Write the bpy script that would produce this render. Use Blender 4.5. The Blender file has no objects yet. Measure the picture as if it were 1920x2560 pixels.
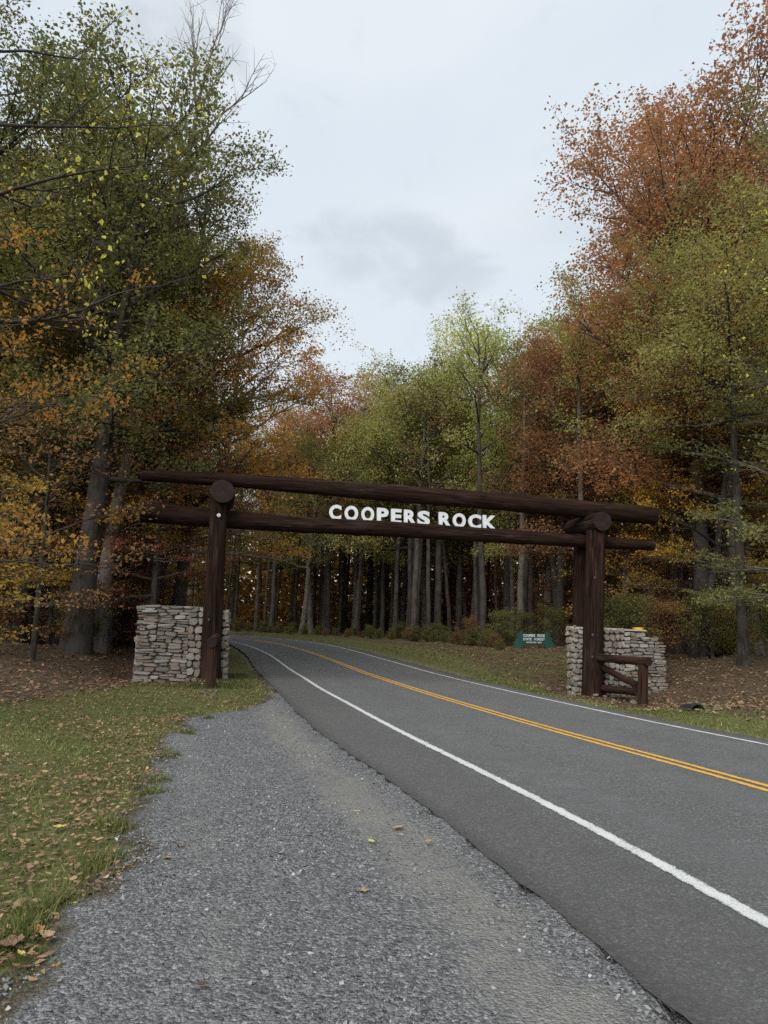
import bpy, bmesh, math, random
import numpy as np
from mathutils import Vector, Matrix

# ------------------------------------------------------------------ camera, world, sun
sc = bpy.context.scene
COL = sc.collection
F, HC = 1775.0, 1.75                       # focal length in photo pixels, eye height
PIT, ROL = math.atan((1572 - 1280) / F), math.radians(1.7)
_c, _s, _cp, _sp = math.cos(ROL), math.sin(ROL), math.cos(PIT), math.sin(PIT)
cam = bpy.data.cameras.new('camera')
cam.sensor_fit = 'VERTICAL'; cam.sensor_height = 24.0; cam.lens = 24.0 * F / 2560.0
cam.clip_start = 0.05; cam.clip_end = 4000
co = bpy.data.objects.new('camera', cam); COL.objects.link(co)
rx = Vector((_c, -_sp * _s, _cp * _s)); up = Vector((-_s, -_sp * _c, _cp * _c)); fw = Vector((0, _cp, _sp))
m3 = Matrix((rx, up, -fw)).transposed()
co.matrix_world = Matrix.Translation((0, 0, HC)) @ m3.to_4x4()
sc.camera = co

SUN_EL, SUN_AZ = math.radians(40), math.radians(205)
w = bpy.data.worlds.new('World'); sc.world = w; w.use_nodes = True
nt = w.node_tree; nt.nodes.clear()
def N(t, typ, **kw):
    n = t.nodes.new(typ)
    for k, v in kw.items(): setattr(n, k, v)
    return n
def ramp(t, stops, interp='LINEAR'):
    n = N(t, 'ShaderNodeValToRGB'); n.color_ramp.interpolation = interp
    e = n.color_ramp.elements
    while len(e) < len(stops): e.new(0.5)
    for i, (p, c) in enumerate(stops):
        e[i].position = p; e[i].color = tuple(c) + (1,) if len(c) == 3 else c
    return n
def mixc(t, fac, a, b, blend='MIX'):
    n = N(t, 'ShaderNodeMix', data_type='RGBA', blend_type=blend); n.clamp_factor = True
    for sock, v in ((n.inputs[0], fac), (n.inputs[6], a), (n.inputs[7], b)):
        if isinstance(v, (int, float)): sock.default_value = v
        elif isinstance(v, tuple): sock.default_value = tuple(v) + ((1,) if len(v) == 3 else ())
        else: t.links.new(v, sock)
    return n.outputs[2]
def math_(t, op, a, b=None, c=None, clamp=False):
    n = N(t, 'ShaderNodeMath', operation=op); n.use_clamp = clamp
    for i, v in enumerate((a, b, c)):
        if v is None: continue
        if isinstance(v, (int, float)): n.inputs[i].default_value = v
        else: t.links.new(v, n.inputs[i])
    return n.outputs[0]
def mapr(t, v, a, b, c=0.0, d=1.0, smooth=False):
    n = N(t, 'ShaderNodeMapRange'); n.interpolation_type = 'SMOOTHSTEP' if smooth else 'LINEAR'
    t.links.new(v, n.inputs[0])
    for i, x in zip((1, 2, 3, 4), (a, b, c, d)): n.inputs[i].default_value = x
    return n.outputs[0]
def noise(t, vec, scale, detail=4, rough=.55, dist=0.0):
    n = N(t, 'ShaderNodeTexNoise'); n.inputs['Scale'].default_value = scale
    n.inputs['Detail'].default_value = detail; n.inputs['Roughness'].default_value = rough
    n.inputs['Distortion'].default_value = dist
    if vec is not None: t.links.new(vec, n.inputs['Vector'])
    return n.outputs[0]
def mapping(t, vec, scale=(1, 1, 1), loc=(0, 0, 0)):
    n = N(t, 'ShaderNodeMapping'); n.inputs['Scale'].default_value = scale; n.inputs['Location'].default_value = loc
    t.links.new(vec, n.inputs['Vector']); return n.outputs[0]

sky = N(nt, 'ShaderNodeTexSky', sky_type='NISHITA', sun_disc=False)
sky.sun_elevation = SUN_EL; sky.sun_rotation = SUN_AZ; sky.altitude = 700; sky.dust_density = 2.0
tc = N(nt, 'ShaderNodeTexCoord')
sep = N(nt, 'ShaderNodeSeparateXYZ'); nt.links.new(tc.outputs['Generated'], sep.inputs[0])
zz = math_(nt, 'MAXIMUM', math_(nt, 'ADD', sep.outputs[2], 0.22), 0.12)
cx = math_(nt, 'DIVIDE', sep.outputs[0], zz); cy = math_(nt, 'DIVIDE', sep.outputs[1], zz)
comb = N(nt, 'ShaderNodeCombineXYZ'); nt.links.new(cx, comb.inputs[0]); nt.links.new(cy, comb.inputs[1])
cl1 = noise(nt, mapping(nt, comb.outputs[0], (1, 1.5, 1), (3.32, 0.62, 0)), 1.25, 7, .5, .2)
cl2 = noise(nt, mapping(nt, comb.outputs[0], (1, 1.3, 1), (7.7, 2.2, 0)), 1.1, 5, .5, .3)
cl3 = noise(nt, mapping(nt, tc.outputs['Generated'], (1, 1, 1.8), (1.3, .2, .4)), 8.5, 8, .6, .6)
base = ramp(nt, [(0.0, (6.6, 6.8, 7.1)), (0.35, (6.0, 6.6, 7.1)), (0.75, (5.75, 6.45, 7.05)), (1.0, (5.4, 6.3, 7.1))])
nt.links.new(math_(nt, 'MAXIMUM', sep.outputs[2], 0.0), base.inputs[0])
def cloud(az, el, wa, we):          # a soft grey bank of cloud at a compass direction
    d = Vector((math.sin(math.radians(az)) * math.cos(math.radians(el)), math.cos(math.radians(az)) * math.cos(math.radians(el)), math.sin(math.radians(el))))
    r_ = Vector((math.cos(math.radians(az)), -math.sin(math.radians(az)), 0)); u_ = d.cross(r_) * -1
    def dot(v):
        n = N(nt, 'ShaderNodeVectorMath', operation='DOT_PRODUCT'); nt.links.new(tc.outputs['Generated'], n.inputs[0]); n.inputs[1].default_value = v; return n.outputs['Value']
    a = math_(nt, 'DIVIDE', dot(r_), wa); b = math_(nt, 'DIVIDE', dot(u_), we)
    q = math_(nt, 'ADD', math_(nt, 'MULTIPLY', a, a), math_(nt, 'MULTIPLY', b, b))
    k = math_(nt, 'MULTIPLY', mapr(nt, q, 0, 2.2, 1, 0, True), mapr(nt, dot(d), 0, .2))
    return mapr(nt, math_(nt, 'ADD', math_(nt, 'MULTIPLY', k, .62), math_(nt, 'MULTIPLY', math_(nt, 'SUBTRACT', cl3, .5), 2.1)), .08, .85, 0, 1, True)
dark = math_(nt, 'MULTIPLY', mapr(nt, cl1, .48, .78, 0, 1, True), .75)
for c_ in ((-1, 29.8, .10, .042), (4.5, 27.6, .085, .035), (-19, 42, .085, .045), (-24, 47, .09, .045), (70, 30, .3, .1), (150, 35, .35, .12), (230, 40, .3, .1), (300, 32, .3, .1)):
    dark = math_(nt, 'MAXIMUM', dark, cloud(*c_))
light = mapr(nt, cl2, .5, .72, 0, .8, True)
c1 = mixc(nt, light, base.outputs[0], (6.9, 7.25, 7.5))
c2 = mixc(nt, math_(nt, 'MULTIPLY', dark, .5), c1, (4.1, 4.55, 5.05))
c3 = mixc(nt, 0.92, sky.outputs[0], c2)
bg = N(nt, 'ShaderNodeBackground'); bg.inputs[1].default_value = 0.056
nt.links.new(c3, bg.inputs[0])
wo = N(nt, 'ShaderNodeOutputWorld'); nt.links.new(bg.outputs[0], wo.inputs[0])

sl = bpy.data.lights.new('sun', 'SUN'); sl.energy = 1.5; sl.angle = math.radians(50); sl.color = (1, .96, .9)
so = bpy.data.objects.new('sun', sl); COL.objects.link(so)
sd = Vector((math.sin(SUN_AZ) * math.cos(SUN_EL), math.cos(SUN_AZ) * math.cos(SUN_EL), math.sin(SUN_EL)))
so.rotation_euler = sd.to_track_quat('Z', 'Y').to_euler(); so.location = sd * 60
sc.view_settings.view_transform = 'Standard'; sc.view_settings.look = 'None'
sc.view_settings.exposure = 1.25; sc.view_settings.gamma = 1.0; sc.view_settings.use_curve_mapping = False
sc.render.engine = 'CYCLES'
sc.cycles.max_bounces = 10; sc.cycles.diffuse_bounces = 5; sc.cycles.transmission_bounces = 7
sc.cycles.use_denoising = False

# ------------------------------------------------------------------ helpers
RNG = np.random.default_rng(7)
def tag(o, label=None, cat=None, group=None, kind=None):
    if label: o['label'] = label
    if cat: o['category'] = cat
    if group: o['group'] = group
    if kind: o['kind'] = kind
    return o
def empty(name, loc, label, cat, group=None):
    o = bpy.data.objects.new(name, None); o.location = loc; o.empty_display_size = .2
    COL.objects.link(o); return tag(o, label, cat, group)
def mesh(name, V, faces, mats=(), smooth=True, fattr=None):
    """faces: list of int arrays (n,k); one polygon size per array."""
    me = bpy.data.meshes.new(name)
    V = np.asarray(V, np.float32)
    faces = [np.asarray(f, np.int32) for f in (faces if isinstance(faces, list) else [faces]) if len(f)]
    loops = np.concatenate([f.ravel() for f in faces]); cnt = np.concatenate([np.full(len(f), f.shape[1]) for f in faces])
    me.vertices.add(len(V)); me.vertices.foreach_set('co', V.ravel())
    me.loops.add(len(loops)); me.loops.foreach_set('vertex_index', loops)
    me.polygons.add(len(cnt)); st = np.concatenate([[0], np.cumsum(cnt)[:-1]]).astype(np.int32)
    me.polygons.foreach_set('loop_start', st); me.polygons.foreach_set('loop_total', cnt.astype(np.int32))
    me.polygons.foreach_set('use_smooth', np.full(len(cnt), smooth))
    me.update(calc_edges=True)
    if fattr:
        for k, (dom, v) in fattr.items():
            a = me.attributes.new(k, 'FLOAT', dom); a.data.foreach_set('value', np.asarray(v, np.float32))
    for m in (mats if isinstance(mats, (list, tuple)) else [mats]): me.materials.append(m)
    return me
def obj(name, me, parent=None, loc=(0, 0, 0)):
    o = bpy.data.objects.new(name, me); COL.objects.link(o); o.location = loc
    if parent: o.parent = parent
    return o

def dirpx(px, py):
    x = (px - 960) / F; y = -(py - 1280) / F
    X = _c * x - _s * y; Z = _s * x + _c * y
    d = np.array([X, _cp - _sp * Z, _sp + _cp * Z]); return d / d[1]
def at(px, py, depth):
    p = dirpx(px, py) * depth; p[2] += HC; return p
def on_plane(px, py, p0, n):
    d = dirpx(px, py); o = np.array([0, 0, HC]); p0 = np.array(p0); n = np.array(n)
    return o + d * (np.dot(p0 - o, n) / np.dot(d, n))

# ------------------------------------------------------------------ road path
def spline(P, n):
    P = np.array(P, float); k = len(P)
    t = np.concatenate([[0], np.cumsum(np.linalg.norm(np.diff(P, axis=0), axis=1))]); h = np.diff(t)
    A = np.eye(k); b = np.zeros((k, 2))
    for i in range(1, k - 1):
        A[i, i - 1] = h[i - 1]; A[i, i] = 2 * (h[i - 1] + h[i]); A[i, i + 1] = h[i]
        b[i] = 6 * ((P[i + 1] - P[i]) / h[i] - (P[i] - P[i - 1]) / h[i - 1])
    m = np.linalg.solve(A, b); u = np.linspace(0, t[-1], n)
    i = np.clip(np.searchsorted(t, u) - 1, 0, k - 2); d = (u - t[i])[:, None]; hh = h[i][:, None]
    return P[i] + d * ((P[i + 1] - P[i]) / hh - hh * (2 * m[i] + m[i + 1]) / 6) + d ** 2 * m[i] / 2 + d ** 3 * (m[i + 1] - m[i]) / (6 * hh), u
CTL = [(7.1, -6), (6.4, 0), (5.6, 4.5), (4.63, 8.77), (3.44, 13.2), (2.29, 17.9), (1.35, 21.77), (.49, 25.6), (-.43, 29.4),
       (-1.75, 34.6), (-3.7, 40.2), (-6.6, 45.3), (-10.6, 49.2), (-16, 52), (-23, 53.5), (-40, 55), (-70, 56)]
RP, RS = spline(CTL, 900)
RT = np.gradient(RP, axis=0); RT /= np.linalg.norm(RT, axis=1)[:, None]
RN = np.stack([RT[:, 1], -RT[:, 0]], 1)
_sm = lambda s, tab: np.interp(s, *zip(*tab))
def smooth_tab(tab):
    z = _sm(RS, tab); k = np.hanning(61); k /= k.sum()
    return np.convolve(np.pad(z, 30, mode='edge'), k, 'valid')
ZL = smooth_tab([(0, .06), (12, .05), (20, .02), (30, -.02), (36, 0), (40, .07), (46, .36), (50, .60), (53.6, .74), (60, .9), (70, 1.05), (120, 1.2)])
ZY = smooth_tab([(0, .05), (15, .03), (18, 0), (24, -.06), (32, -.09), (37, -.08), (41, 0), (45, .14), (49, .38), (52, .56), (55, .75), (59, .88), (64, 1.0), (70, 1.1), (120, 1.25)])
ZR = smooth_tab([(0, .02), (18, -.03), (22, -.08), (33, -.11), (39, -.05), (45, .14), (48.6, .36), (51.6, .61), (54, .75), (57.7, .88), (62, 1.0), (70, 1.15), (120, 1.3)])
def road_z(i, o):
    a = np.clip(o / 3.1, -1.6, 1.6)
    zl = ZL[i]; zy = ZY[i]; zr = ZR[i]
    return np.where(a < 0, zy + (zy - zl) * a, zy + (zr - zy) * a)
def nearest(x, y):
    x = np.asarray(x, float).ravel(); y = np.asarray(y, float).ravel()
    idx = np.zeros(len(x), int); off = np.zeros(len(x))
    sub = slice(None, None, 2); Q = RP[sub]
    for a in range(0, len(x), 20000):
        b = slice(a, a + 20000)
        d = (x[b, None] - Q[None, :, 0]) ** 2 + (y[b, None] - Q[None, :, 1]) ** 2
        k = d.argmin(1) * 2; idx[b] = k
        dx = x[b] - RP[k, 0]; dy = y[b] - RP[k, 1]
        o = dx * RN[k, 0] + dy * RN[k, 1]; dd = np.sqrt(d.min(1))
        off[b] = np.where(np.abs(dd - np.abs(o)) > 1.0, np.sign(o + 1e-9) * dd, o)
    return idx, off
def left_edge(s): return np.interp(s, [0, 9, 13, 19, 40, 48, 54, 70], [-4.15, -4.2, -4.35, -4.5, -4.5, -4.25, -3.8, -3.7])
def right_edge(s): return np.interp(s, [0, 22, 38, 60], [3.6, 3.65, 3.9, 3.8])

# ------------------------------------------------------------------ terrain height (thin plate spline through surveyed points)
CP = [at(*p) for p in [(528, 1701, 22.5), (410, 1710, 22.8), (329, 1711, 23.2), (0, 1755, 14.2), (212, 1635, 23.5), (15, 1613, 26),
      (297, 1579, 38), (1484, 1736, 25.2), (1604, 1764, 22.9), (1669, 1735, 25.6), (1336, 1620, 38), (1000, 1609, 43.5), (1846, 1656, 32),
      (1762, 1648, 31), (1800, 1700, 25), (1900, 1765, 17.5), (1745, 1772, 19), (1440, 1735, 25.4), (1570, 1640, 33), (1180, 1612, 41), (1900, 1640, 29)]]
CP = [tuple(p) for p in CP]
CP += [(-2, 1, 0), (-2, 6, 0), (-2, 11, 0), (-5, 6, .02), (-5, 12, .0), (-5, 17, .0), (-9, 7, .15), (-10, 2, .2), (-16, 14, .5), (-20, 24, .9), (-30, 34, 1.1), (-18, 40, 1.0),
       (9, 12, .05), (12, 8, .15), (15, 15, .3), (20, 22, .6), (24, 34, 1.0), (14, 44, 1.3), (4, 56, 1.2), (-10, 60, 1.2), (-24, 64, 1.3), (-40, 45, 1.2),
       (0, 75, 1.4), (25, 70, 1.6), (-35, 90, 1.6), (20, 110, 1.8), (60, 60, 1.8), (-70, 50, 1.6), (45, 20, 1.6), (-45, 15, 1.2), (0, -12, 0), (-20, -10, .4), (25, -10, .5)]
CP = np.array(CP)
def _tps(r2): return 0.5 * r2 * np.log(r2 + 1e-9)
_n = len(CP); _K = _tps(((CP[:, None, :2] - CP[None, :, :2]) ** 2).sum(2)) + np.eye(_n) * 0.6
_A = np.zeros((_n + 3, _n + 3)); _A[:_n, :_n] = _K; _A[:_n, _n] = 1; _A[:_n, _n + 1:] = CP[:, :2]; _A[_n:, :_n] = _A[:_n, _n:].T
_W = np.linalg.solve(_A, np.concatenate([CP[:, 2], [0, 0, 0]]))
def wob(x, y, s, seed=0.):
    return (np.sin(x * s + seed) * np.cos(y * s * 1.13 + seed * 2.1) + .5 * np.sin(x * s * 2.3 + y * s * 1.7 + seed * 3.3) + .25 * np.sin(x * s * 4.1 - y * s * 5.3 + seed))
def ground_z(x, y):
    shp = np.shape(x); x = np.asarray(x, float).ravel(); y = np.asarray(y, float).ravel()
    z = np.empty(len(x))
    xc = np.clip(x, -80, 70); yc = np.clip(y, -14, 115)
    for a in range(0, len(x), 20000):
        b = slice(a, a + 20000)
        r2 = (xc[b, None] - CP[None, :, 0]) ** 2 + (yc[b, None] - CP[None, :, 1]) ** 2
        z[b] = _tps(r2) @ _W[:_n] + _W[_n] + _W[_n + 1] * xc[b] + _W[_n + 2] * yc[b]
    z += .035 * wob(x, y, .9, 1.) + .015 * wob(x, y, 2.7, 4.)
    i, o = nearest(x, y); s = RS[i]
    le, re = left_edge(s), right_edge(s)
    out = np.where(o < 0, le - o, o - re)             # >0 outside the asphalt
    zr = road_z(i, np.clip(o, le, re))
    wid = np.where(o < 0, 2.2, 1.6)
    t = np.clip(out / wid, 0, 1); t = t * t * (3 - 2 * t)
    z = np.where(out < 0, zr - .12, (zr - .05) * (1 - t) + z * t)
    z = np.where((o < 0) & (out >= 0) & (out < 1.0) & (s < 46), np.minimum(z, zr - .04 + .03 * np.clip(out - .5, 0, 1)), z)
    return z.reshape(shp)
def gp(px, py):
    """point of the ground seen at a pixel of the photograph"""
    d = dirpx(px, py); t = 3.0
    lo, hi = 1.5, 120.
    ts = np.linspace(lo, hi, 1200); gz = ground_z(d[0] * ts, d[1] * ts); h = HC + d[2] * ts - gz
    k = np.where(h < 0)[0]; t = ts[k[0]] if len(k) else hi
    return np.array([d[0] * t, d[1] * t, HC + d[2] * t])

# ------------------------------------------------------------------ materials
def new_mat(name):
    m = bpy.data.materials.new(name); m.use_nodes = True; t = m.node_tree
    p = t.nodes['Principled BSDF']; p.inputs['Specular IOR Level'].default_value = .3
    return m, t, p
def bump(t, p, h, strength=.5, dist=.02):
    b = N(t, 'ShaderNodeBump'); b.inputs['Strength'].default_value = strength; b.inputs['Distance'].default_value = dist
    t.links.new(h, b.inputs['Height']); t.links.new(b.outputs[0], p.inputs['Normal'])
def attr(t, name): 
    n = N(t, 'ShaderNodeAttribute'); n.attribute_name = name; return n.outputs['Fac']
def objco(t): return N(t, 'ShaderNodeTexCoord').outputs['Object']
def rnd(t): return N(t, 'ShaderNodeObjectInfo').outputs['Random']

def leaf_mat(name, stops, trans=.5):
    m = bpy.data.materials.new(name); m.use_nodes = True; t = m.node_tree; t.nodes.clear()
    r = ramp(t, stops); t.links.new(attr(t, 'tint'), r.inputs[0])
    oi = rnd(t)
    hs = N(t, 'ShaderNodeHueSaturation'); t.links.new(r.outputs[0], hs.inputs['Color'])
    t.links.new(mapr(t, oi, 0, 1, .485, .515), hs.inputs['Hue'])
    t.links.new(mapr(t, oi, 0, 1, .82, 1.18), hs.inputs['Value'])
    d = N(t, 'ShaderNodeBsdfPrincipled'); d.inputs['Roughness'].default_value = .55; d.inputs['Specular IOR Level'].default_value = .25
    t.links.new(hs.outputs[0], d.inputs['Base Color'])
    tr = N(t, 'ShaderNodeBsdfTranslucent'); t.links.new(hs.outputs[0], tr.inputs[0])
    mx = N(t, 'ShaderNodeMixShader'); mx.inputs[0].default_value = trans
    t.links.new(d.outputs[0], mx.inputs[1]); t.links.new(tr.outputs[0], mx.inputs[2])
    o = N(t, 'ShaderNodeOutputMaterial'); t.links.new(mx.outputs[0], o.inputs[0]); return m
LM = {
 'dark_green': leaf_mat('dark_green_leaf', [(0, (.105, .115, .042)), (.55, (.185, .19, .062)), (.82, (.29, .25, .075)), (1, (.38, .24, .055))]),
 'olive': leaf_mat('olive_leaf', [(0, (0.103, 0.129, 0.038)), (.5, (0.197, 0.205, 0.060)), (.85, (0.308, 0.256, 0.068)), (1, (0.445, 0.256, 0.060))]),
 'yellow_green': leaf_mat('yellow_green_leaf', [(0, (0.248, 0.266, 0.071)), (.5, (0.413, 0.407, 0.112)), (.9, (0.543, 0.496, 0.165)), (1, (0.566, 0.401, 0.118))]),
 'pale_green': leaf_mat('pale_green_leaf', [(0, (0.236, 0.260, 0.094)), (.5, (0.401, 0.389, 0.142)), (.85, (0.519, 0.448, 0.201)), (1, (0.566, 0.354, 0.153))]),
 'orange': leaf_mat('orange_leaf', [(0, (0.205, 0.155, 0.042)), (.35, (0.411, 0.256, 0.051)), (.75, (0.620, 0.290, 0.051)), (1, (0.620, 0.411, 0.085))]),
 'gold': leaf_mat('gold_leaf', [(0, (0.189, 0.171, 0.042)), (.4, (0.376, 0.274, 0.060)), (.8, (0.582, 0.359, 0.068)), (1, (0.620, 0.308, 0.060))]),
 'rust': leaf_mat('rust_leaf', [(0, (0.171, 0.085, 0.048)), (.4, (0.342, 0.155, 0.077)), (.8, (0.479, 0.205, 0.094)), (1, (0.582, 0.290, 0.120))]),
 'brown': leaf_mat('brown_leaf', [(0, (0.177, 0.100, 0.057)), (.5, (0.307, 0.159, 0.077)), (.85, (0.401, 0.212, 0.088)), (1, (0.425, 0.319, 0.118))]),
 'red': leaf_mat('red_leaf', [(0, (0.171, 0.060, 0.051)), (.5, (0.342, 0.103, 0.077)), (.85, (0.479, 0.171, 0.085)), (1, (0.582, 0.308, 0.103))]),
 'yellow': leaf_mat('yellow_leaf', [(0, (0.411, 0.376, 0.068)), (.5, (0.620, 0.564, 0.085)), (.85, (0.620, 0.548, 0.085)), (1, (0.620, 0.308, 0.068))]),
 'litter': leaf_mat('fallen_leaf', [(0, (0.100, 0.058, 0.036)), (.35, (0.190, 0.115, 0.070)), (.7, (0.320, 0.210, 0.120)), (.9, (0.420, 0.310, 0.150)), (1, (0.360, 0.150, 0.060))], .1),
 'grass': leaf_mat('grass_blade', [(0, (0.065, 0.095, 0.025)), (.5, (0.140, 0.175, 0.045)), (.85, (0.250, 0.235, 0.085)), (1, (0.380, 0.320, 0.160))], .3),
}
def bark_mat(name, a, b, zs=.25, sc_=9):
    m, t, p = new_mat(name); v = objco(t)
    n1 = noise(t, mapping(t, v, (1, 1, zs)), sc_, 5, .6); n2 = noise(t, v, 1.1, 3)
    f = mapr(t, n1, .35, .65)
    c = mixc(t, f, a, b); c = mixc(t, mapr(t, n2, .45, .65), c, tuple(x * .8 + .02 for x in b))
    hs = N(t, 'ShaderNodeHueSaturation'); t.links.new(c, hs.inputs['Color']); t.links.new(mapr(t, rnd(t), 0, 1, .75, 1.3), hs.inputs['Value'])
    t.links.new(hs.outputs[0], p.inputs['Base Color']); p.inputs['Roughness'].default_value = .9
    bump(t, p, n1, .8, .03); return m
BARK = bark_mat('oak_bark', (.05, .043, .035), (.18, .157, .128))
BARK2 = bark_mat('grey_bark', (.07, .063, .054), (.22, .198, .166))
BARKD = bark_mat('dark_bark', (.02, .017, .014), (.068, .057, .046))

def log_mat(name, lo, hi, grey):
    m, t, p = new_mat(name); v = objco(t)
    n1 = noise(t, mapping(t, v, (1, 1, .05)), 16, 6, .6, .3); n2 = noise(t, mapping(t, v, (1, 1, .12)), 5, 4)
    n3 = noise(t, mapping(t, v, (1, 1, .03)), 34, 4)
    c = mixc(t, mapr(t, n1, .35, .65), lo, hi); c = mixc(t, mapr(t, n2, .52, .72, 0, .8), c, grey)
    c = mixc(t, mapr(t, n3, .66, .72), c, (.10, .075, .058))
    crack = mapr(t, n1, .36, .40)
    c = mixc(t, crack, (.008, .006, .005), c)
    t.links.new(c, p.inputs['Base Color']); p.inputs['Roughness'].default_value = .9; p.inputs['Specular IOR Level'].default_value = .08
    bump(t, p, math_(t, 'ADD', n1, math_(t, 'MULTIPLY', crack, .6)), .9, .03); return m
LOG = log_mat('stained_log', (.0085, .0048, .0035), (.029, .0148, .0102), (.046, .031, .0235))
LOGR = log_mat('weathered_log', (.018, .010, .007), (.050, .027, .018), (.085, .062, .046))
def end_mat():
    m, t, p = new_mat('log_end_grain'); v = objco(t)
    wv = N(t, 'ShaderNodeTexWave', wave_type='RINGS', rings_direction='Z'); wv.inputs['Scale'].default_value = 9; wv.inputs['Distortion'].default_value = 2.5
    wv.inputs['Detail'].default_value = 3; t.links.new(v, wv.inputs['Vector'])
    c = mixc(t, wv.outputs[1], (.010, .0045, .0032), (.020, .009, .0062)); c = mixc(t, mapr(t, noise(t, v, 4), .5, .7), c, (.03, .018, .013))
    t.links.new(c, p.inputs['Base Color']); p.inputs['Roughness'].default_value = .8; bump(t, p, wv.outputs[1], .4, .01); return m
LOGEND = end_mat()

def stone_mat():
    m, t, p = new_mat('rubble_stone'); oi = N(t, 'ShaderNodeObjectInfo')
    v = N(t, 'ShaderNodeVectorMath', operation='ADD'); t.links.new(objco(t), v.inputs[0])
    v2 = N(t, 'ShaderNodeVectorMath', operation='SCALE'); t.links.new(oi.outputs['Location'], v2.inputs[0]); v2.inputs[3].default_value = 3.7
    t.links.new(v2.outputs[0], v.inputs[1]); v = v.outputs[0]
    r = ramp(t, [(0, (.09, .083, .07)), (.25, (.18, .165, .138)), (.5, (.265, .245, .208)), (.66, (.185, .135, .095)), (.78, (.23, .205, .165)), (1, (.38, .362, .325))])
    t.links.new(oi.outputs['Random'], r.inputs[0])
    n1 = noise(t, v, 3.5, 6, .65); n2 = noise(t, v, 9, 5)
    c = mixc(t, mapr(t, n1, .4, .7, 0, .7), r.outputs[0], (.15, .13, .105)); c = mixc(t, mapr(t, n2, .56, .72, 0, .8), c, (.48, .46, .41))
    t.links.new(c, p.inputs['Base Color']); p.inputs['Roughness'].default_value = .9
    bump(t, p, n2, .7, .02); return m
STONE = stone_mat()
def simple(name, a, b, sc_=6, rough=.8, bs=.4):
    m, t, p = new_mat(name); v = objco(t); n = noise(t, v, sc_, 5)
    t.links.new(mixc(t, mapr(t, n, .35, .65), a, b), p.inputs['Base Color']); p.inputs['Roughness'].default_value = rough
    if bs: bump(t, p, n, bs, .01)
    return m
MORTAR = simple('mortar', (.07, .06, .048), (.16, .14, .115), 8)
COPING = simple('coping_mortar', (.24, .225, .19), (.36, .34, .29), 5)
WHITE = simple('white_letter_paint', (.58, .60, .62), (.68, .70, .72), 3, .45, 0)
GREEN = simple('green_sign_paint', (.010, .055, .040), (.016, .075, .055), 3, .5, .1)
YELLOW = simple('yellow_plastic', (.62, .38, .03), (.70, .45, .04), 5, .45, 0)
DARK = simple('dark_print', (.02, .018, .015), (.05, .04, .03), 9, .6, 0)
STEEL = simple('galvanised_steel', (.45, .45, .45), (.6, .6, .6), 12, .4, .1)
RUSTY = simple('dull_bolt', (.06, .05, .045), (.11, .09, .08), 12, .5, .1)
ROCK = simple('field_rock', (.08, .072, .06), (.19, .172, .145), 4, .9, .8)
PIPE = simple('dark_pipe', (.012, .012, .012), (.03, .03, .028), 8, .7, .2)
CARRED = simple('red_car_paint', (.45, .03, .025), (.5, .035, .03), 2, .3, 0)
GLASS = simple('dark_car_glass', (.02, .025, .03), (.03, .035, .04), 2, .1, 0)
TYRE = simple('black_rubber', (.015, .015, .015), (.025, .025, .025), 9, .8, .1)

def asphalt():
    m, t, p = new_mat('asphalt'); v = objco(t)
    fine = noise(t, v, 130, 3, .7); mid = noise(t, v, 22, 4); big = noise(t, v, .55, 4, .6)
    wh = noise(t, v, 260, 2, .5)
    c = mixc(t, mapr(t, fine, .3, .7), (.055, .055, .056), (.20, .199, .196))
    c = mixc(t, mapr(t, noise(t, v, 48, 4, .75), .42, .66, 0, .5), c, (.115, .115, .115)); c = mixc(t, mapr(t, wh, .64, .74), c, (.42, .42, .41))
    ag = N(t, 'ShaderNodeTexVoronoi'); ag.inputs['Scale'].default_value = 75; t.links.new(v, ag.inputs['Vector']); ags = N(t, 'ShaderNodeSeparateColor'); t.links.new(ag.outputs['Color'], ags.inputs[0])
    agr = ramp(t, [(0, (.035, .035, .036)), (.5, (.105, .104, .103)), (.88, (.20, .198, .195)), (1, (.42, .41, .40))]); t.links.new(ags.outputs[0], agr.inputs[0]); c = mixc(t, .6, c, agr.outputs[0])
    lat = attr(t, 'lane'); 
    trk = mapr(t, lat, .0, 1, 0, .45)
    c = mixc(t, trk, c, (.15, .151, .152)); c = mixc(t, mapr(t, big, .45, .68, 0, .4), c, (.10, .099, .096))
    sh = attr(t, 'shoulder'); c = mixc(t, math_(t, 'MULTIPLY', sh, .45), c, (.085, .08, .075))
    ed = attr(t, 'edge'); c = mixc(t, math_(t, 'MULTIPLY', ed, mapr(t, mid, .35, .6, .4, 1.)), c, (.055, .052, .048))
    vo = N(t, 'ShaderNodeTexVoronoi', feature='DISTANCE_TO_EDGE'); vo.inputs['Scale'].default_value = .35
    dn = N(t, 'ShaderNodeVectorMath', operation='ADD'); t.links.new(v, dn.inputs[0]); nn_ = N(t, 'ShaderNodeTexNoise'); nn_.inputs['Scale'].default_value = 1.7; t.links.new(v, nn_.inputs['Vector']); t.links.new(nn_.outputs['Color'], dn.inputs[1]); t.links.new(dn.outputs[0], vo.inputs['Vector'])
    cr = math_(t, 'MULTIPLY', mapr(t, vo.outputs['Distance'], .0, .004, 1, 0), mapr(t, noise(t, v, .5, 2), .52, .6, 0, .75)); c = mixc(t, cr, c, (.045, .044, .043)); c = mixc(t, mapr(t, noise(t, v, 2.6, 5, .65), .42, .7, 0, .28), c, (.075, .074, .072))
    t.links.new(c, p.inputs['Base Color']); p.inputs['Roughness'].default_value = .72; p.inputs['Specular IOR Level'].default_value = .4
    bump(t, p, math_(t, 'ADD', fine, math_(t, 'MULTIPLY', mid, .3)), .9, .015); return m
ASPH = asphalt()
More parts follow.
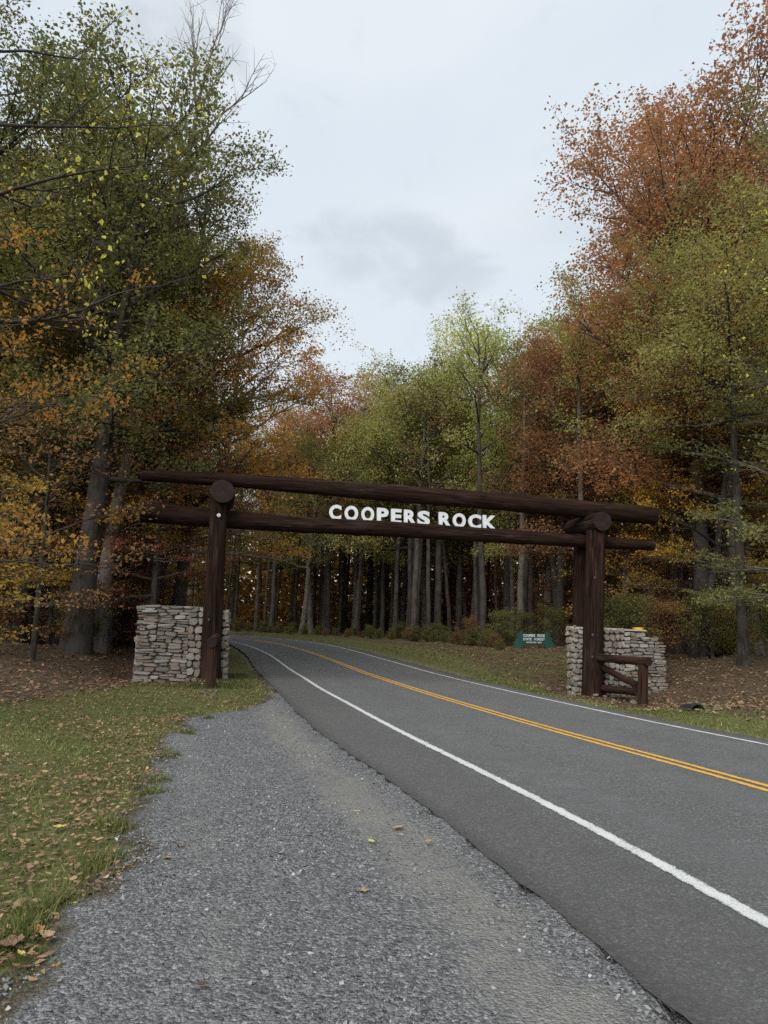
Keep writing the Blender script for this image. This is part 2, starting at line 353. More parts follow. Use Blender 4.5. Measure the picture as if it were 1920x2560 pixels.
def paint(name, a, worn):
    m, t, p = new_mat(name); v = objco(t)
    n = noise(t, v, 90, 4, .7); b = noise(t, v, 3, 3); ed = attr(t, 'edge')
    k = math_(t, 'ADD', n, math_(t, 'ADD', math_(t, 'MULTIPLY', math_(t, 'SUBTRACT', b, .5), .25), math_(t, 'MULTIPLY', ed, .16)))
    c = mixc(t, mapr(t, k, worn - .05, worn), a, (.13, .13, .128)); 
    c = mixc(t, mapr(t, noise(t, v, 40, 3), .45, .75, 0, .22), c, (.25, .24, .22))
    t.links.new(c, p.inputs['Base Color']); p.inputs['Roughness'].default_value = .7
    bump(t, p, noise(t, v, 130, 3), .5, .008); return m
PWHITE = paint('white_road_paint', (.60, .61, .59), .62); PYEL = paint('yellow_road_paint', (.72, .375, .035), .68)

def ground_mat():
    m, t, p = new_mat('ground_soil'); v = objco(t)
    lawn = attr(t, 'lawn'); dry = attr(t, 'dry')
    n1 = noise(t, v, 1.6, 6, .65); n2 = noise(t, v, 26, 4, .7); n3 = noise(t, v, 7, 5, .65)
    grass = mixc(t, mapr(t, n2, .3, .7), (.05, .065, .02), (.135, .15, .045)); grass = mixc(t, mapr(t, n3, .4, .65, 0, .8), grass, (.17, .145, .07))
    lit = mixc(t, mapr(t, n2, .3, .7), (.05, .036, .025), (.165, .118, .08)); lit = mixc(t, mapr(t, n3, .5, .7), lit, (.09, .075, .035))
    f = mapr(t, math_(t, 'ADD', lawn, math_(t, 'MULTIPLY', math_(t, 'SUBTRACT', n1, .5), 1.1)), .38, .62)
    c = mixc(t, f, lit, grass)
    dr = mixc(t, mapr(t, n2, .3, .7), (.12, .11, .07), (.26, .23, .16))
    c = mixc(t, mapr(t, math_(t, 'ADD', dry, math_(t, 'MULTIPLY', math_(t, 'SUBTRACT', n3, .5), 1.)), .35, .8), c, dr)
    t.links.new(c, p.inputs['Base Color']); p.inputs['Roughness'].default_value = .95; p.inputs['Specular IOR Level'].default_value = .1
    bump(t, p, math_(t, 'ADD', n2, n3), .9, .05); return m
GROUND = ground_mat()
def gravel_mat():
    m, t, p = new_mat('crushed_gravel'); v = objco(t)
    def vor(sc_):
        n = N(t, 'ShaderNodeTexVoronoi'); n.inputs['Scale'].default_value = sc_; t.links.new(v, n.inputs['Vector']); return n
    a = vor(45); b = vor(95)
    hs = N(t, 'ShaderNodeSeparateColor'); t.links.new(a.outputs['Color'], hs.inputs[0])
    hb = N(t, 'ShaderNodeSeparateColor'); t.links.new(b.outputs['Color'], hb.inputs[0])
    g = ramp(t, [(0, (.05, .051, .053)), (.5, (.14, .1405, .144)), (.85, (.26, .26, .26)), (1, (.42, .415, .41))])
    t.links.new(math_(t, 'ADD', math_(t, 'MULTIPLY', hs.outputs[0], .55), math_(t, 'MULTIPLY', hb.outputs[0], .45)), g.inputs[0])
    n1 = noise(t, v, .9, 5, .6); n2 = noise(t, v, 5, 4, .65)
    du = attr(t, 'dust')
    dust = mixc(t, noise(t, v, 60, 4), (.14, .134, .122), (.32, .304, .275))
    k = math_(t, 'ADD', math_(t, 'MULTIPLY', du, .75), math_(t, 'ADD', math_(t, 'MULTIPLY', math_(t, 'SUBTRACT', n1, .5), .9), math_(t, 'MULTIPLY', math_(t, 'SUBTRACT', n2, .5), 1.0)))
    c = mixc(t, mapr(t, k, .3, .75, 0, .85), g.outputs[0], dust)
    so_ = attr(t, 'soil'); c = mixc(t, mapr(t, math_(t, 'ADD', so_, math_(t, 'MULTIPLY', math_(t, 'SUBTRACT', n2, .5), 1.2)), .4, .8), c, (.085, .07, .045))
    t.links.new(c, p.inputs['Base Color']); p.inputs['Roughness'].default_value = .9; p.inputs['Specular IOR Level'].default_value = .2
    bump(t, p, math_(t, 'ADD', a.outputs['Distance'], math_(t, 'MULTIPLY', b.outputs['Distance'], .5)), .8, -.03); return m
GRAVEL = gravel_mat()
def pebble_mat():
    m, t, p = new_mat('gravel_stone'); 
    r = ramp(t, [(0, (.055, .056, .058)), (.5, (.15, .1505, .154)), (.85, (.29, .29, .29)), (.96, (.46, .455, .45)), (1, (.30, .26, .21))])
    t.links.new(attr(t, 'tint'), r.inputs[0]); n = noise(t, objco(t), 90, 3)
    t.links.new(mixc(t, mapr(t, n, .35, .7, 0, .4), r.outputs[0], (.12, .12, .125)), p.inputs['Base Color']); p.inputs['Roughness'].default_value = .85; return m
PEBBLE = pebble_mat()

# ------------------------------------------------------------------ ground sheet
def axis(fine_lo, fine_hi, step, lo, hi):
    a = list(np.arange(fine_lo, fine_hi + step / 2, step)); d = step; x = fine_hi
    while x < hi: d *= 1.35; x += d; a.append(x)
    d = step; x = fine_lo; pre = []
    while x > lo: d *= 1.35; x -= d; pre.append(x)
    return np.array(pre[::-1] + a)
gx = axis(-14, 17, .22, -1500, 1500); gy = axis(1, 46, .24, -200, 1800)
X, Y = np.meshgrid(gx, gy); Zg = ground_z(X, Y)
def grid_faces(nx, ny):
    i = np.arange(nx * ny).reshape(ny, nx)
    return np.stack([i[:-1, :-1], i[:-1, 1:], i[1:, 1:], i[1:, :-1]], -1).reshape(-1, 4)
def poly_sd(poly, x, y):
    """signed distance, >0 inside"""
    P = np.array(poly)[:, :2]; Q = np.roll(P, -1, 0); x = np.ravel(x); y = np.ravel(y)
    d = np.full(len(x), 1e9); ins = np.zeros(len(x), bool)
    for (ax, ay), (bx, by) in zip(P, Q):
        ex, ey = bx - ax, by - ay; t = np.clip(((x - ax) * ex + (y - ay) * ey) / (ex * ex + ey * ey), 0, 1)
        d = np.minimum(d, np.hypot(x - ax - t * ex, y - ay - t * ey))
        cond = ((ay > y) != (by > y)) & (x < (bx - ax) * (y - ay) / (by - ay + 1e-12) + ax); ins ^= cond
    return np.where(ins, d, -d)
k_ = 1920 / 1659.
GRAV_PX = [(545, 1448), (572, 1478), (580, 1492), (572, 1510), (520, 1535), (440, 1542), (400, 1552), (365, 1580), (335, 1612), (305, 1680), (275, 1760), (228, 1850), (195, 1920), (135, 2010), (70, 2085), (0, 2140)]
GRAV = [gp(a * k_, b * k_) for a, b in GRAV_PX]
GRAV = [tuple(p) for p in GRAV] + [(-2.6, 1.6, 0), (-2.2, 0.2, 0), (3.0, 0.2, 0)]
for s_ in range(2, 38, 2): 
    j = np.searchsorted(RS, s_); q = RP[j] + RN[j] * (-3.7); GRAV.append((q[0], q[1], 0))
LAWN_PX = [(600, 1400), (500, 1415), (480, 1478), (290, 1480), (180, 1496), (90, 1510), (0, 1520)]
LAWN = [gp(a * k_, b * k_) for a, b in LAWN_PX]
LAWN = [tuple(p) for p in LAWN] + [(-12, 12, 0), (-11, 2, 0), (-8, -5, 0), (3, -5, 0)]
for s_ in (12, 20, 28, 36, 44, 48):
    j = np.searchsorted(RS, s_); q = RP[j] + RN[j] * (-4.2); LAWN.append((q[0], q[1], 0))
gi, go = nearest(X, Y); gs = RS[gi]
lawn_sd = poly_sd(LAWN, X, Y)
outR = go - right_edge(gs); outL = left_edge(gs) - go
Xr, Yr = X.ravel(), Y.ravel()
lawn = np.clip(lawn_sd / 2.2 + .5, 0, 1)
rverge = np.clip(1 - (outR - .9) / 1.0, 0, 1) * (outR > -.5)
bank = ((outR > 0) & (Yr > 26)) * np.clip(1 - (outR - 6) / 3, 0, 1) * .5 * np.clip((Yr - 26) / 3, 0, 1)
farL = (outL > -.5) * (gs > 44) * np.clip(1 - (outL - 1.5) / 1.5, 0, 1)
lawn = np.maximum.reduce([lawn * (Yr < 44), rverge, bank, farL * .9])
dry = np.clip(1 - np.abs(outR - .25) / .45, 0, 1) * .75 + np.clip(1 - outL / .5, 0, 1) * (outL > -.3) * (gs > 36) * .8
Zg = Zg - (.06 * np.clip((poly_sd(GRAV, X, Y) - .15) / .4, 0, 1)).reshape(Zg.shape)
gme = mesh('ground', np.stack([Xr, Yr, Zg.ravel()], 1), grid_faces(len(gx), len(gy)), GROUND, True, {'lawn': ('POINT', lawn), 'dry': ('POINT', dry)})
tag(obj('ground', gme), 'leaf strewn forest floor and grassy verges', None, None, 'structure')

# road ribbon
def ribbon(name, o0, o1, n, dz, mat, s0=0, s1=RS[-1], jag=0, attrs=None, step=.12):
    ss = np.arange(s0, s1, step); i = np.interp(ss, RS, np.arange(len(RS)))
    P = np.stack([np.interp(ss, RS, RP[:, k]) for k in (0, 1)], 1); NN = np.stack([np.interp(ss, RS, RN[:, k]) for k in (0, 1)], 1)
    a = o0(ss) if callable(o0) else np.full(len(ss), o0); b = o1(ss) if callable(o1) else np.full(len(ss), o1)
    if jag:
        r = np.random.default_rng(3); a = a + r.normal(0, jag, len(ss)); b = b + r.normal(0, jag, len(ss))
    f = np.linspace(0, 1, n + 1)
    O = a[:, None] * (1 - f) + b[:, None] * f
    ii = np.clip(np.round(i).astype(int), 0, len(RS) - 1)
    zl, zy, zr = (np.interp(ss, RS, q)[:, None] for q in (ZL, ZY, ZR)); al = O / 3.1
    z = np.where(al < 0, zy + (zy - zl) * al, zy + (zr - zy) * al) + dz
    V = np.stack([P[:, :1] + NN[:, :1] * O, P[:, 1:] + NN[:, 1:] * O, z], -1).reshape(-1, 3)
    fa = {k: ('POINT', g(O, ss[:, None] + 0 * O, f[None] + 0 * O).ravel()) for k, g in (attrs or {}).items()}
    # skirt so the sheet has a real edge
    me = mesh(name, V, grid_faces(n + 1, len(ss)), mat, True, fa)
    return me
g_lane = lambda O, S, f_: np.maximum(np.exp(-((np.abs(O) - .75) / .38) ** 2), np.exp(-((np.abs(O) - 2.35) / .38) ** 2)) * (np.abs(O) < 3.1)
g_sh = lambda O, S, f_: ((O < -3.2) | (O > 3.2)).astype(float)
g_ed = lambda O, S, f_: np.clip(1 - np.minimum(O - left_edge(S), right_edge(S) - O) / .22, 0, 1)
def jl(s): return left_edge(s) + .03 * np.sin(s * .5) + .012 * np.sin(s * 2.7 + 1) + np.random.default_rng(1).normal(0, .012, len(s))
def jr(s): return right_edge(s) + .05 * np.sin(s * 1.7) + .04 * np.sin(s * 6.1 + 2) + np.random.default_rng(2).normal(0, .015, len(s))
road = tag(obj('road', ribbon('road', jl, jr, 40, 0, ASPH, attrs={'lane': g_lane, 'shoulder': g_sh, 'edge': g_ed}, step=.15)), 'grey two lane asphalt road curving left under the gate', None, None, 'structure')
g_pe = lambda O, S, f_: (np.abs(f_ - .5) * 2) ** 4
for nm, a, b, m, lb in (('edge_line', -3.16, -3.02, PWHITE, 'white edge line on the near left side of the road'), ('edge_line', 3.03, 3.16, PWHITE, 'white edge line along the far right side of the road'),
                    ('centre_line', -.16, -.055, PYEL, 'left stripe of the double yellow centre line'), ('centre_line', .055, .16, PYEL, 'right stripe of the double yellow centre line')):
    tag(obj(nm, ribbon(nm, a, b, 6, .005, m, jag=.007, attrs={'edge': g_pe}, step=.05)), lb, None, None, 'structure')

# gravel lay-by
vx = np.arange(-5.2, 3.6, .13); vy = np.arange(1.0, 29, .14); GX, GY = np.meshgrid(vx, vy)
gsd = poly_sd(GRAV, GX, GY).reshape(GX.shape) + .16 * wob(GX, GY, 2.2, 2.) * np.clip(1, 0, 1) + .07 * wob(GX, GY, 7., 5.)
i_, o_ = nearest(GX, GY); o_ = o_.reshape(GX.shape); le_ = left_edge(RS[i_]).reshape(GX.shape)
GZ = ground_z(GX, GY) + np.clip(gsd * .12, -.035, .028) + .008 * wob(GX, GY, 3.1, .3)
und = o_ > le_ + .02
GZ = np.where(und, road_z(i_, o_.ravel()).reshape(GX.shape) - .006, np.minimum(GZ, road_z(i_, np.minimum(o_, le_).ravel()).reshape(GX.shape) + np.where(o_ > le_ - .6, -.004, .2)))
dust = np.exp(-((le_ - o_ - .55) / .45) ** 2) * .9 + np.exp(-((le_ - o_ - 2.1) / .3) ** 2) * .55
fs = grid_faces(len(vx), len(vy)); keep = (gsd.ravel()[fs] > -.3).all(1) & (o_.ravel()[fs] < le_.ravel()[fs] + .4).all(1); fs = fs[keep]
used, inv = np.unique(fs, return_inverse=True)
gv = np.stack([GX.ravel(), GY.ravel(), GZ.ravel()], 1)[used]
tag(obj('gravel_shoulder', mesh('gravel_shoulder', gv, inv.reshape(-1, 4), GRAVEL, True,
    {'dust': ('POINT', dust.ravel()[used]), 'soil': ('POINT', np.clip(1 - gsd.ravel()[used] / .5, 0, 1))})), 'grey crushed stone lay-by beside the road', None, None, 'structure')

# ------------------------------------------------------------------ logs
def log_mesh(name, Lg, r0, r1, seed, mat=LOG, seg=22, rings=None, rough=.035, bend=0., flare=0., endmat=LOGEND):
    """a log along local +Z from 0 to Lg with knots, taper and sawn ends"""
    r = np.random.default_rng(seed); rings = rings or max(8, int(Lg / .16))
    z = np.linspace(0, Lg, rings); th = np.linspace(0, 2 * np.pi, seg, endpoint=False)
    T, Z = np.meshgrid(th, z); rad = r0 + (r1 - r0) * (Z / Lg)
    rad *= 1 + flare * np.exp(-Z / .5)
    k = np.zeros_like(rad)
    for n in (2, 3, 5, 8): k += rough / n * 1.6 * np.cos(n * T + r.uniform(0, 6) + Z * r.uniform(-.25, .25)) + rough * .35 * np.sin(Z * r.uniform(.5, 3) + r.uniform(0, 6))
    for _ in range(int(Lg * 1.3)):
        a, zz_ = r.uniform(0, 6.28), r.uniform(.2, Lg - .2); da = np.angle(np.exp(1j * (T - a)))
        k += r.uniform(.06, .16) * np.exp(-(da / .3) ** 2 - ((Z - zz_) / .13) ** 2)
    rad *= 1 + k + r.normal(0, .006, k.shape)
    bx = bend * np.sin(np.pi * Z / Lg) + .01 * np.sin(Z * 1.3 + seed); by = .012 * np.sin(Z * .9 + seed * 2)
    V = np.stack([rad * np.cos(T) + bx, rad * np.sin(T) + by, Z], -1).reshape(-1, 3)
    i = np.arange(rings * seg).reshape(rings, seg); j = np.roll(i, -1, 1)
    Fq = np.stack([i[:-1], j[:-1], j[1:], i[1:]], -1).reshape(-1, 4)
    e0 = len(V); V = np.vstack([V, V[:seg] * [1, 1, 1], V[i[-1]]]);  # own rings for crisp sawn edge
    c0, c1 = len(V), len(V) + 1
    V = np.vstack([V, [[V[:seg, 0].mean(), V[:seg, 1].mean(), -.005], [V[i[-1], 0].mean(), V[i[-1], 1].mean(), Lg + .005]]])
    a = np.arange(seg); b = np.roll(a, -1)
    Ft = np.vstack([np.stack([e0 + b, e0 + a, np.full(seg, c0)], 1), np.stack([e0 + seg + a, e0 + seg + b, np.full(seg, c1)], 1)])
    me = mesh(name, V, [Fq, Ft], [mat, endmat], True)
    mi = np.concatenate([np.zeros(len(Fq)), np.ones(len(Ft))]).astype(np.int32); me.polygons.foreach_set('material_index', mi)
    sm = np.concatenate([np.ones(len(Fq)), np.zeros(len(Ft))]).astype(bool); me.polygons.foreach_set('use_smooth', sm)
    return me
def log(name, a, b, r0, r1, seed, parent, **kw):
    a, b = Vector(a), Vector(b); d = b - a
    o = obj(name, log_mesh(name, d.length, r0, r1, seed, **kw), parent)
    q = d.to_track_quat('Z', 'Y'); o.rotation_mode = 'QUATERNION'; o.rotation_quaternion = q
    o.location = a - Vector(parent.location); return o

# ------------------------------------------------------------------ entrance gate
LP = np.array([-5.50, 22.5]); RPo = np.array([7.44, 25.25])
g2 = (RPo - LP); SPAN = np.linalg.norm(g2); g2 = g2 / SPAN; d2 = np.array([g2[1], -g2[0]])     # d2 points to the viewer
G3 = np.array([*g2, 0]); D3 = np.array([*d2, 0])
gate = empty('entrance_gate', ((LP[0] + RPo[0]) / 2, (LP[1] + RPo[1]) / 2, 0), 'dark brown log gateway with white letters spanning the road between two stone piers', 'gate')
def on_gate(px, py, back=0.0): return on_plane(px, py, np.array([LP[0], LP[1], 0]) - D3 * back, D3)
BACK = .52
lb, lt = on_gate(525, 1712), on_gate(546, 1250)
rb, rt = on_gate(1479, 1745), on_gate(1489, 1328)
log('post', lb - [0, 0, .4], lt, .33, .275, 11, gate, rough=.03, flare=.06)
log('post', rb - [0, 0, .4], rt, .375, .335, 12, gate, rough=.03, flare=.05)
for (b, t_, r_, sd_) in ((lb, lt, .27, 13), (rb, rt, .27, 14)):
    sh = -D3 * 1.05; log('post', b + sh - [0, 0, .3], t_ + sh, r_, r_ * .92, sd_, gate, rough=.02)
capL, capR = on_gate(557, 1227, -.45), on_gate(1507, 1303, -.45)
log('cap_log', capL, capL - D3 * 2.3, .37, .36, 21, gate, rough=.025, seg=30)
log('cap_log', capR, capR - D3 * 2.3, .345, .35, 22, gate, rough=.025, seg=30)
def beam(pts, radii, seed, name):
    P = [on_gate(px, py, BACK) for px, py in pts]
    ss = [np.dot(p - P[0], G3) for p in P]; Lg = np.linalg.norm(P[-1] - P[0])
    me = log_mesh(name, Lg, 1, 1, seed, rough=.02, seg=26, rings=110)
    co_ = np.zeros(len(me.vertices) * 3, np.float32); me.vertices.foreach_get('co', co_); co_ = co_.reshape(-1, 3)
    q = Vector(P[-1] - P[0]).normalized()
    f_ = np.clip(co_[:, 2] / Lg, 0, 1); sarr = np.array(ss) / ss[-1]
    rr = np.interp(f_, sarr, radii); co_[:, 0] *= rr; co_[:, 1] *= rr
    o = obj(name, me, gate); Q = q.to_track_quat('Z', 'Y'); o.rotation_mode = 'QUATERNION'; o.rotation_quaternion = Q
    o.location = Vector(P[0]) - gate.location
    # bend the log's centre line through the measured points
    Rm = np.array(Q.to_matrix()); off = np.array([(Rm.T @ (p - (P[0] + (P[-1] - P[0]) * (s_ / ss[-1])))) for p, s_ in zip(P, ss)])
    for k in (0, 1): co_[:, k] += np.interp(f_, sarr, off[:, k])
    me.vertices.foreach_set('co', co_.ravel()); me.update(); return o
beam([(355, 1188), (560, 1199), (800, 1218), (1010, 1236), (1250, 1254), (1480, 1276), (1634, 1290)], [.185, .225, .27, .30, .31, .33, .335], 31, 'beam')
LOWER = [(353, 1279), (540, 1296), (760, 1312), (1010, 1325), (1250, 1340), (1480, 1355), (1632, 1363)]
beam(LOWER, [.36, .30, .275, .265, .25, .225, .20], 32, 'beam')
# letters
def letter_mesh(ch):
    cu = bpy.data.curves.new('letter', 'FONT'); cu.body = ch; cu.size = 1; cu.offset = .042; cu.extrude = .06; cu.resolution_u = 6
    o = bpy.data.objects.new('letter', cu); COL.objects.link(o); bpy.context.view_layer.update()
    me = bpy.data.meshes.new_from_object(o.evaluated_get(bpy.context.evaluated_depsgraph_get()))
    bpy.data.objects.remove(o); bpy.data.curves.remove(cu)
    v = np.zeros(len(me.vertices) * 3, np.float32); me.vertices.foreach_get('co', v); v = v.reshape(-1, 3)
    lo, hi = v.min(0), v.max(0); v = (v - lo) / (hi - lo); v[:, 2] -= .5; me.vertices.foreach_set('co', v.ravel())
    me.materials.clear(); me.materials.append(WHITE); me.update(); return me
LET = [('C', 531, 590), ('O', 606, 672), ('O', 688, 750), ('P', 764, 820), ('E', 833, 884), ('R', 896, 957), ('S', 963, 1022), ('R', 1066, 1127), ('O', 1135, 1197), ('C', 1211, 1272), ('K', 1281, 1348)]
lcache = {}
for ch, a, b in LET:
    xa, xb = 550 + a * .5124, 550 + b * .5124; xm = (xa + xb) / 2
    f_ = (xm - 821) / (1240 - 821); yb = 1296.5 + (1323.5 - 1296.5) * f_; ht = 35.5 - 2.0 * f_
    p = on_gate(xm, yb + 2, BACK); pt = on_gate(xm, yb - ht, BACK); wd = np.linalg.norm(on_gate(xb, yb, BACK) - on_gate(xa, yb, BACK)); hg = pt[2] - p[2]
    if ch not in lcache: lcache[ch] = letter_mesh(ch)
    o = obj('letter', lcache[ch], gate); Rm = Matrix((Vector(G3), Vector((0, 0, 1)), Vector(D3))).transposed()
    tilt = (p[2] - on_gate(xm - 60, yb - 60 / 419 * 27, BACK)[2]) * 0
    o.matrix_local = Matrix.Translation(Vector(p - G3 * wd / 2) - gate.location) @ Rm.to_4x4() @ Matrix.Diagonal((wd, hg, .09, 1))
def bolt_mesh():
    bm = bmesh.new(); bmesh.ops.create_cone(bm, cap_ends=True, segments=6, radius1=.5, radius2=.45, depth=.6)
    bmesh.ops.create_cone(bm, cap_ends=True, segments=12, radius1=.9, radius2=.85, depth=.15)
    me = bpy.data.meshes.new('bolt'); bm.to_mesh(me); bm.free(); return me
bme = bolt_mesh(); bme.materials.append(RUSTY); bme2 = bme.copy(); bme2.materials[0] = STEEL
for px, py, b_, s_ in ((547, 1288, -.29, .07), (523, 1549, -.30, .05), (1487, 1444, -.35, .045), (1482, 1587, -.365, .05), (1481, 1642, -.37, .045)):
    p = on_gate(px, py, b_ - .012); o = obj('bolt', bme2 if s_ == .07 else bme, gate, Vector(p) - gate.location)
    o.rotation_mode = 'QUATERNION'; o.rotation_quaternion = Vector(D3).to_track_quat('Z', 'Y'); o.scale = (s_, s_, s_)

# log railings braced against the posts
lr = empty('log_railing', tuple(gp(525, 1733)), 'short log post with round rail end before the gate post on the lawn', 'railing')
SB = np.array([LP[0] + d2[0] * 2.35, LP[1] + d2[1] * 2.35])
def at_rail(px, py, y): return at(px, py, y)
pb = at(525, 1736, SB[1]); ptp = at(530, 1617, SB[1])
log('post', pb - [0, 0, .25], ptp, .16, .145, 41, lr, mat=LOGR, rough=.04)
rl0 = at(528, 1607, SB[1] - .2); log('rail', rl0, rl0 - D3 * 2.4 + [.12, 0, .12], .142, .13, 42, lr, mat=LOGR, rough=.03)
rr_ = empty('log_railing', tuple(gp(1604, 1764)), 'brown log railing with diagonal brace and two rails before the far pier', 'railing')
ye = RPo[1] + d2[1] * 2.45
pb = at(1604, 1766, ye); ptp = at(1608, 1662, ye)
log('post', pb - [0, 0, .25], ptp, .155, .15, 43, rr_, mat=LOGR, rough=.03)
e1 = at(1622, 1654.5, ye - .22); log('rail', e1, at(1488, 1645, RPo[1] - .12), .14, .135, 44, rr_, mat=LOGR, rough=.03)
log('brace', at(1594, 1714, ye + .12), at(1499, 1662, RPo[1] + .1), .115, .10, 45, rr_, mat=LOGR, rough=.05, bend=.05)
log('rail', at(1594, 1729, ye + .1), at(1496, 1720, RPo[1] + .1), .125, .12, 46, rr_, mat=LOGR, rough=.04)

# ------------------------------------------------------------------ stone piers
def stone_proto(seed, round_=False):
    r = np.random.default_rng(seed); n = int(r.integers(6, 9))
    th = np.sort(np.linspace(0, 2 * np.pi, n, endpoint=False) + r.uniform(-.25, .25, n))
    e = .75 if round_ else .5
    x = np.sign(np.cos(th)) * np.abs(np.cos(th)) ** e * .5; y = np.sign(np.sin(th)) * np.abs(np.sin(th)) ** e * .5
    x *= r.uniform(.84, 1.06, n); y *= r.uniform(.70, 1.06, n)
    def ring(s, z): return np.stack([x * s + (r.uniform(-.015, .015, n) if s < 1 else 0), y * s, np.full(n, z) + (r.uniform(-.05, .05, n) if z > 0 else 0)], 1)
    V = np.vstack([ring(1, -.5), ring(1, .22), ring(.88, .38), [[r.uniform(-.2, .2), r.uniform(-.2, .2), .40]]])
    a = np.arange(n); b = np.roll(a, -1)
    Fq = np.vstack([np.stack([a, b, n + b, n + a], 1), np.stack([n + a, n + b, 2 * n + b, 2 * n + a], 1)])
    Ft = np.stack([2 * n + a, 2 * n + b, np.full(n, 3 * n)], 1)
    return mesh('stone', V, [Fq, Ft], STONE, False)
SQ = [stone_proto(100 + i) for i in range(14)]; SR = [stone_proto(200 + i, True) for i in range(12)]
def face_stones(parent, p0, u, n, width, height, mosaic=False, seed=0, edgeL=None, edgeR=None, hs=(.07, .155), ws=(.18, .56), depth=.13, top=None):
    """lay stones on the vertical face starting at p0, along unit u, outward normal n; edgeL/edgeR give the face limits at height v"""
    r = np.random.default_rng(seed); v = -.05; rw_ = r.uniform(0, 6, 4); root = Vector(parent.location); u = np.array(u); n = np.array(n)
    Rm = Matrix((Vector(u), Vector((0, 0, 1)), Vector(n))).transposed().to_4x4(); row = 0
    while v < height - .03:
        h = r.uniform(*hs); h = min(h, height - v + .02) if height - v < .2 else h
        a = edgeL(v + h / 2) if edgeL else 0; b = edgeR(v + h / 2) if edgeR else width
        x = a - r.uniform(0, .06)
        while x < b - .05:
            w_ = r.uniform(*ws); w_ = min(w_, b - x + .04)
            if b - x - w_ < .1: w_ = b - x + r.uniform(0, .04)
            me = (SR if mosaic else SQ)[int(r.integers(12))]
            hh = h * r.uniform(.95, 1.12); off = r.uniform(-.045, .03); vv = v + h / 2 + r.uniform(-.016, .016) + .022 * math.sin(x * 2.7 + rw_[0] + row * .25) + .012 * math.sin(x * 6.1 + rw_[1] + row * .4)
            if top is None or vv + h * .3 < top(x + w_ / 2):
                two = (not mosaic) and h > .11 and r.uniform() < .3
                for dv, hk in (((-.27, .48), (.25, .5)) if two else ((0, 1),)):
                    o = obj('stone', (SR if mosaic else SQ)[int(r.integers(12))], parent); c = p0 + u * (x + w_ / 2) + np.array([0, 0, vv + dv * h]) + n * (off + r.uniform(-.015, .015))
                    o.matrix_local = Matrix.Translation(Vector(c) - root) @ Rm @ Matrix.Rotation(r.normal(0, .25 if mosaic else .06) + (math.pi if r.uniform() < .5 else 0), 4, 'Z') @ Matrix.Diagonal((w_ * (1.06 if mosaic else .985), hh * hk, depth * r.uniform(.7, 1.4), 1))
            x += w_
        v += h; row += 1
def prism(name, plan_b, plan_t, z0, z1, mat, parent, bumpy=0.):
    n = len(plan_b); V = [(x, y, z0) for x, y in plan_b] + [(x, y, z1 if not callable(z1) else z1(x, y)) for x, y in plan_t]
    me = bpy.data.meshes.new(name); a = list(range(n))
    fs_ = [a[::-1], [n + i for i in a]] + [[i, (i + 1) % n, n + (i + 1) % n, n + i] for i in a]
    me.from_pydata([tuple(Vector(v) - Vector(parent.location)) for v in V], [], fs_); me.materials.append(mat); me.update()
    return obj(name, me, parent)
def uvp(base, u_, v_): q = base + g2 * u_ - d2 * v_; return (q[0], q[1])
# left pier: coursed wall on the left, slot with the posts, narrow strip on the right
fb = LP - d2 * .08                                   # front plane runs just behind the post axis
def face_u(px, py, base): p = on_plane(px, py, np.array([base[0], base[1], 0]), D3); return np.dot(p[:2] - base, g2), p[2]
uA, zB = face_u(329, 1709, fb); uAt, zT = face_u(362, 1513, fb); uM, _ = face_u(464, 1704, fb); uS, _ = face_u(497, 1703, fb); uS2, _ = face_u(546, 1704, fb); uE, _ = face_u(567, 1610, fb)
zBl = ground_z(np.array([fb[0]]), np.array([fb[1]]))[0] - .12
lp_ = empty('stone_pier', (fb[0], fb[1], zBl), 'battered grey rubble stone pier round the gate post on the lawn beside the gravel', 'stone pier')
Ht = zT - zBl; DP = 1.75
bat = lambda v: uA + (uAt - uA) * np.clip(v / Ht, 0, 1)
prism('core', [uvp(fb, uA + .06, .06), uvp(fb, uS - .06, .06), uvp(fb, uS - .06, DP - .06), uvp(fb, uA + .06, DP - .06)], [uvp(fb, uAt + .06, .06), uvp(fb, uS - .06, .06), uvp(fb, uS - .06, DP - .06), uvp(fb, uAt + .06, DP - .06)], zBl - .3, zT - .03, MORTAR, lp_)
prism('core', [uvp(fb, uS2 + .05, .10), uvp(fb, uE - .05, .10), uvp(fb, uE - .05, DP - .06), uvp(fb, uS2 + .05, DP - .06)], [uvp(fb, uS2 + .05, .10), uvp(fb, uE - .05, .10), uvp(fb, uE - .05, DP - .06), uvp(fb, uS2 + .05, DP - .06)], zBl - .3, zT - .08, MORTAR, lp_)
prism('core', [uvp(fb, uS - .06, 1.5), uvp(fb, uS2 + .05, 1.5), uvp(fb, uS2 + .05, DP - .07), uvp(fb, uS - .06, DP - .07)], [uvp(fb, uS - .06, 1.5), uvp(fb, uS2 + .05, 1.5), uvp(fb, uS2 + .05, DP - .07), uvp(fb, uS - .06, DP - .07)], zBl - .3, zT - .1, MORTAR, lp_)
prism('coping', [uvp(fb, uAt + .02, .03), uvp(fb, uS - .02, .03), uvp(fb, uS - .02, DP - .03), uvp(fb, uAt + .02, DP - .03)], [uvp(fb, uAt + .02, 0), uvp(fb, uS - .02, 0), uvp(fb, uS - .02, DP - .03), uvp(fb, uAt + .02, DP - .03)], zT - .03, lambda x, y: zT + .012, COPING, lp_)
P0 = np.array([fb[0], fb[1], zBl])
face_stones(lp_, P0, G3, D3, uM - uA, Ht, False, 1, bat, lambda v: uM + .02 * math.sin(v * 9))
face_stones(lp_, P0 + G3 * uM, G3, D3, uS - uM, Ht - .02, True, 2, None, None, (.18, .28), (.16, .3), .13)
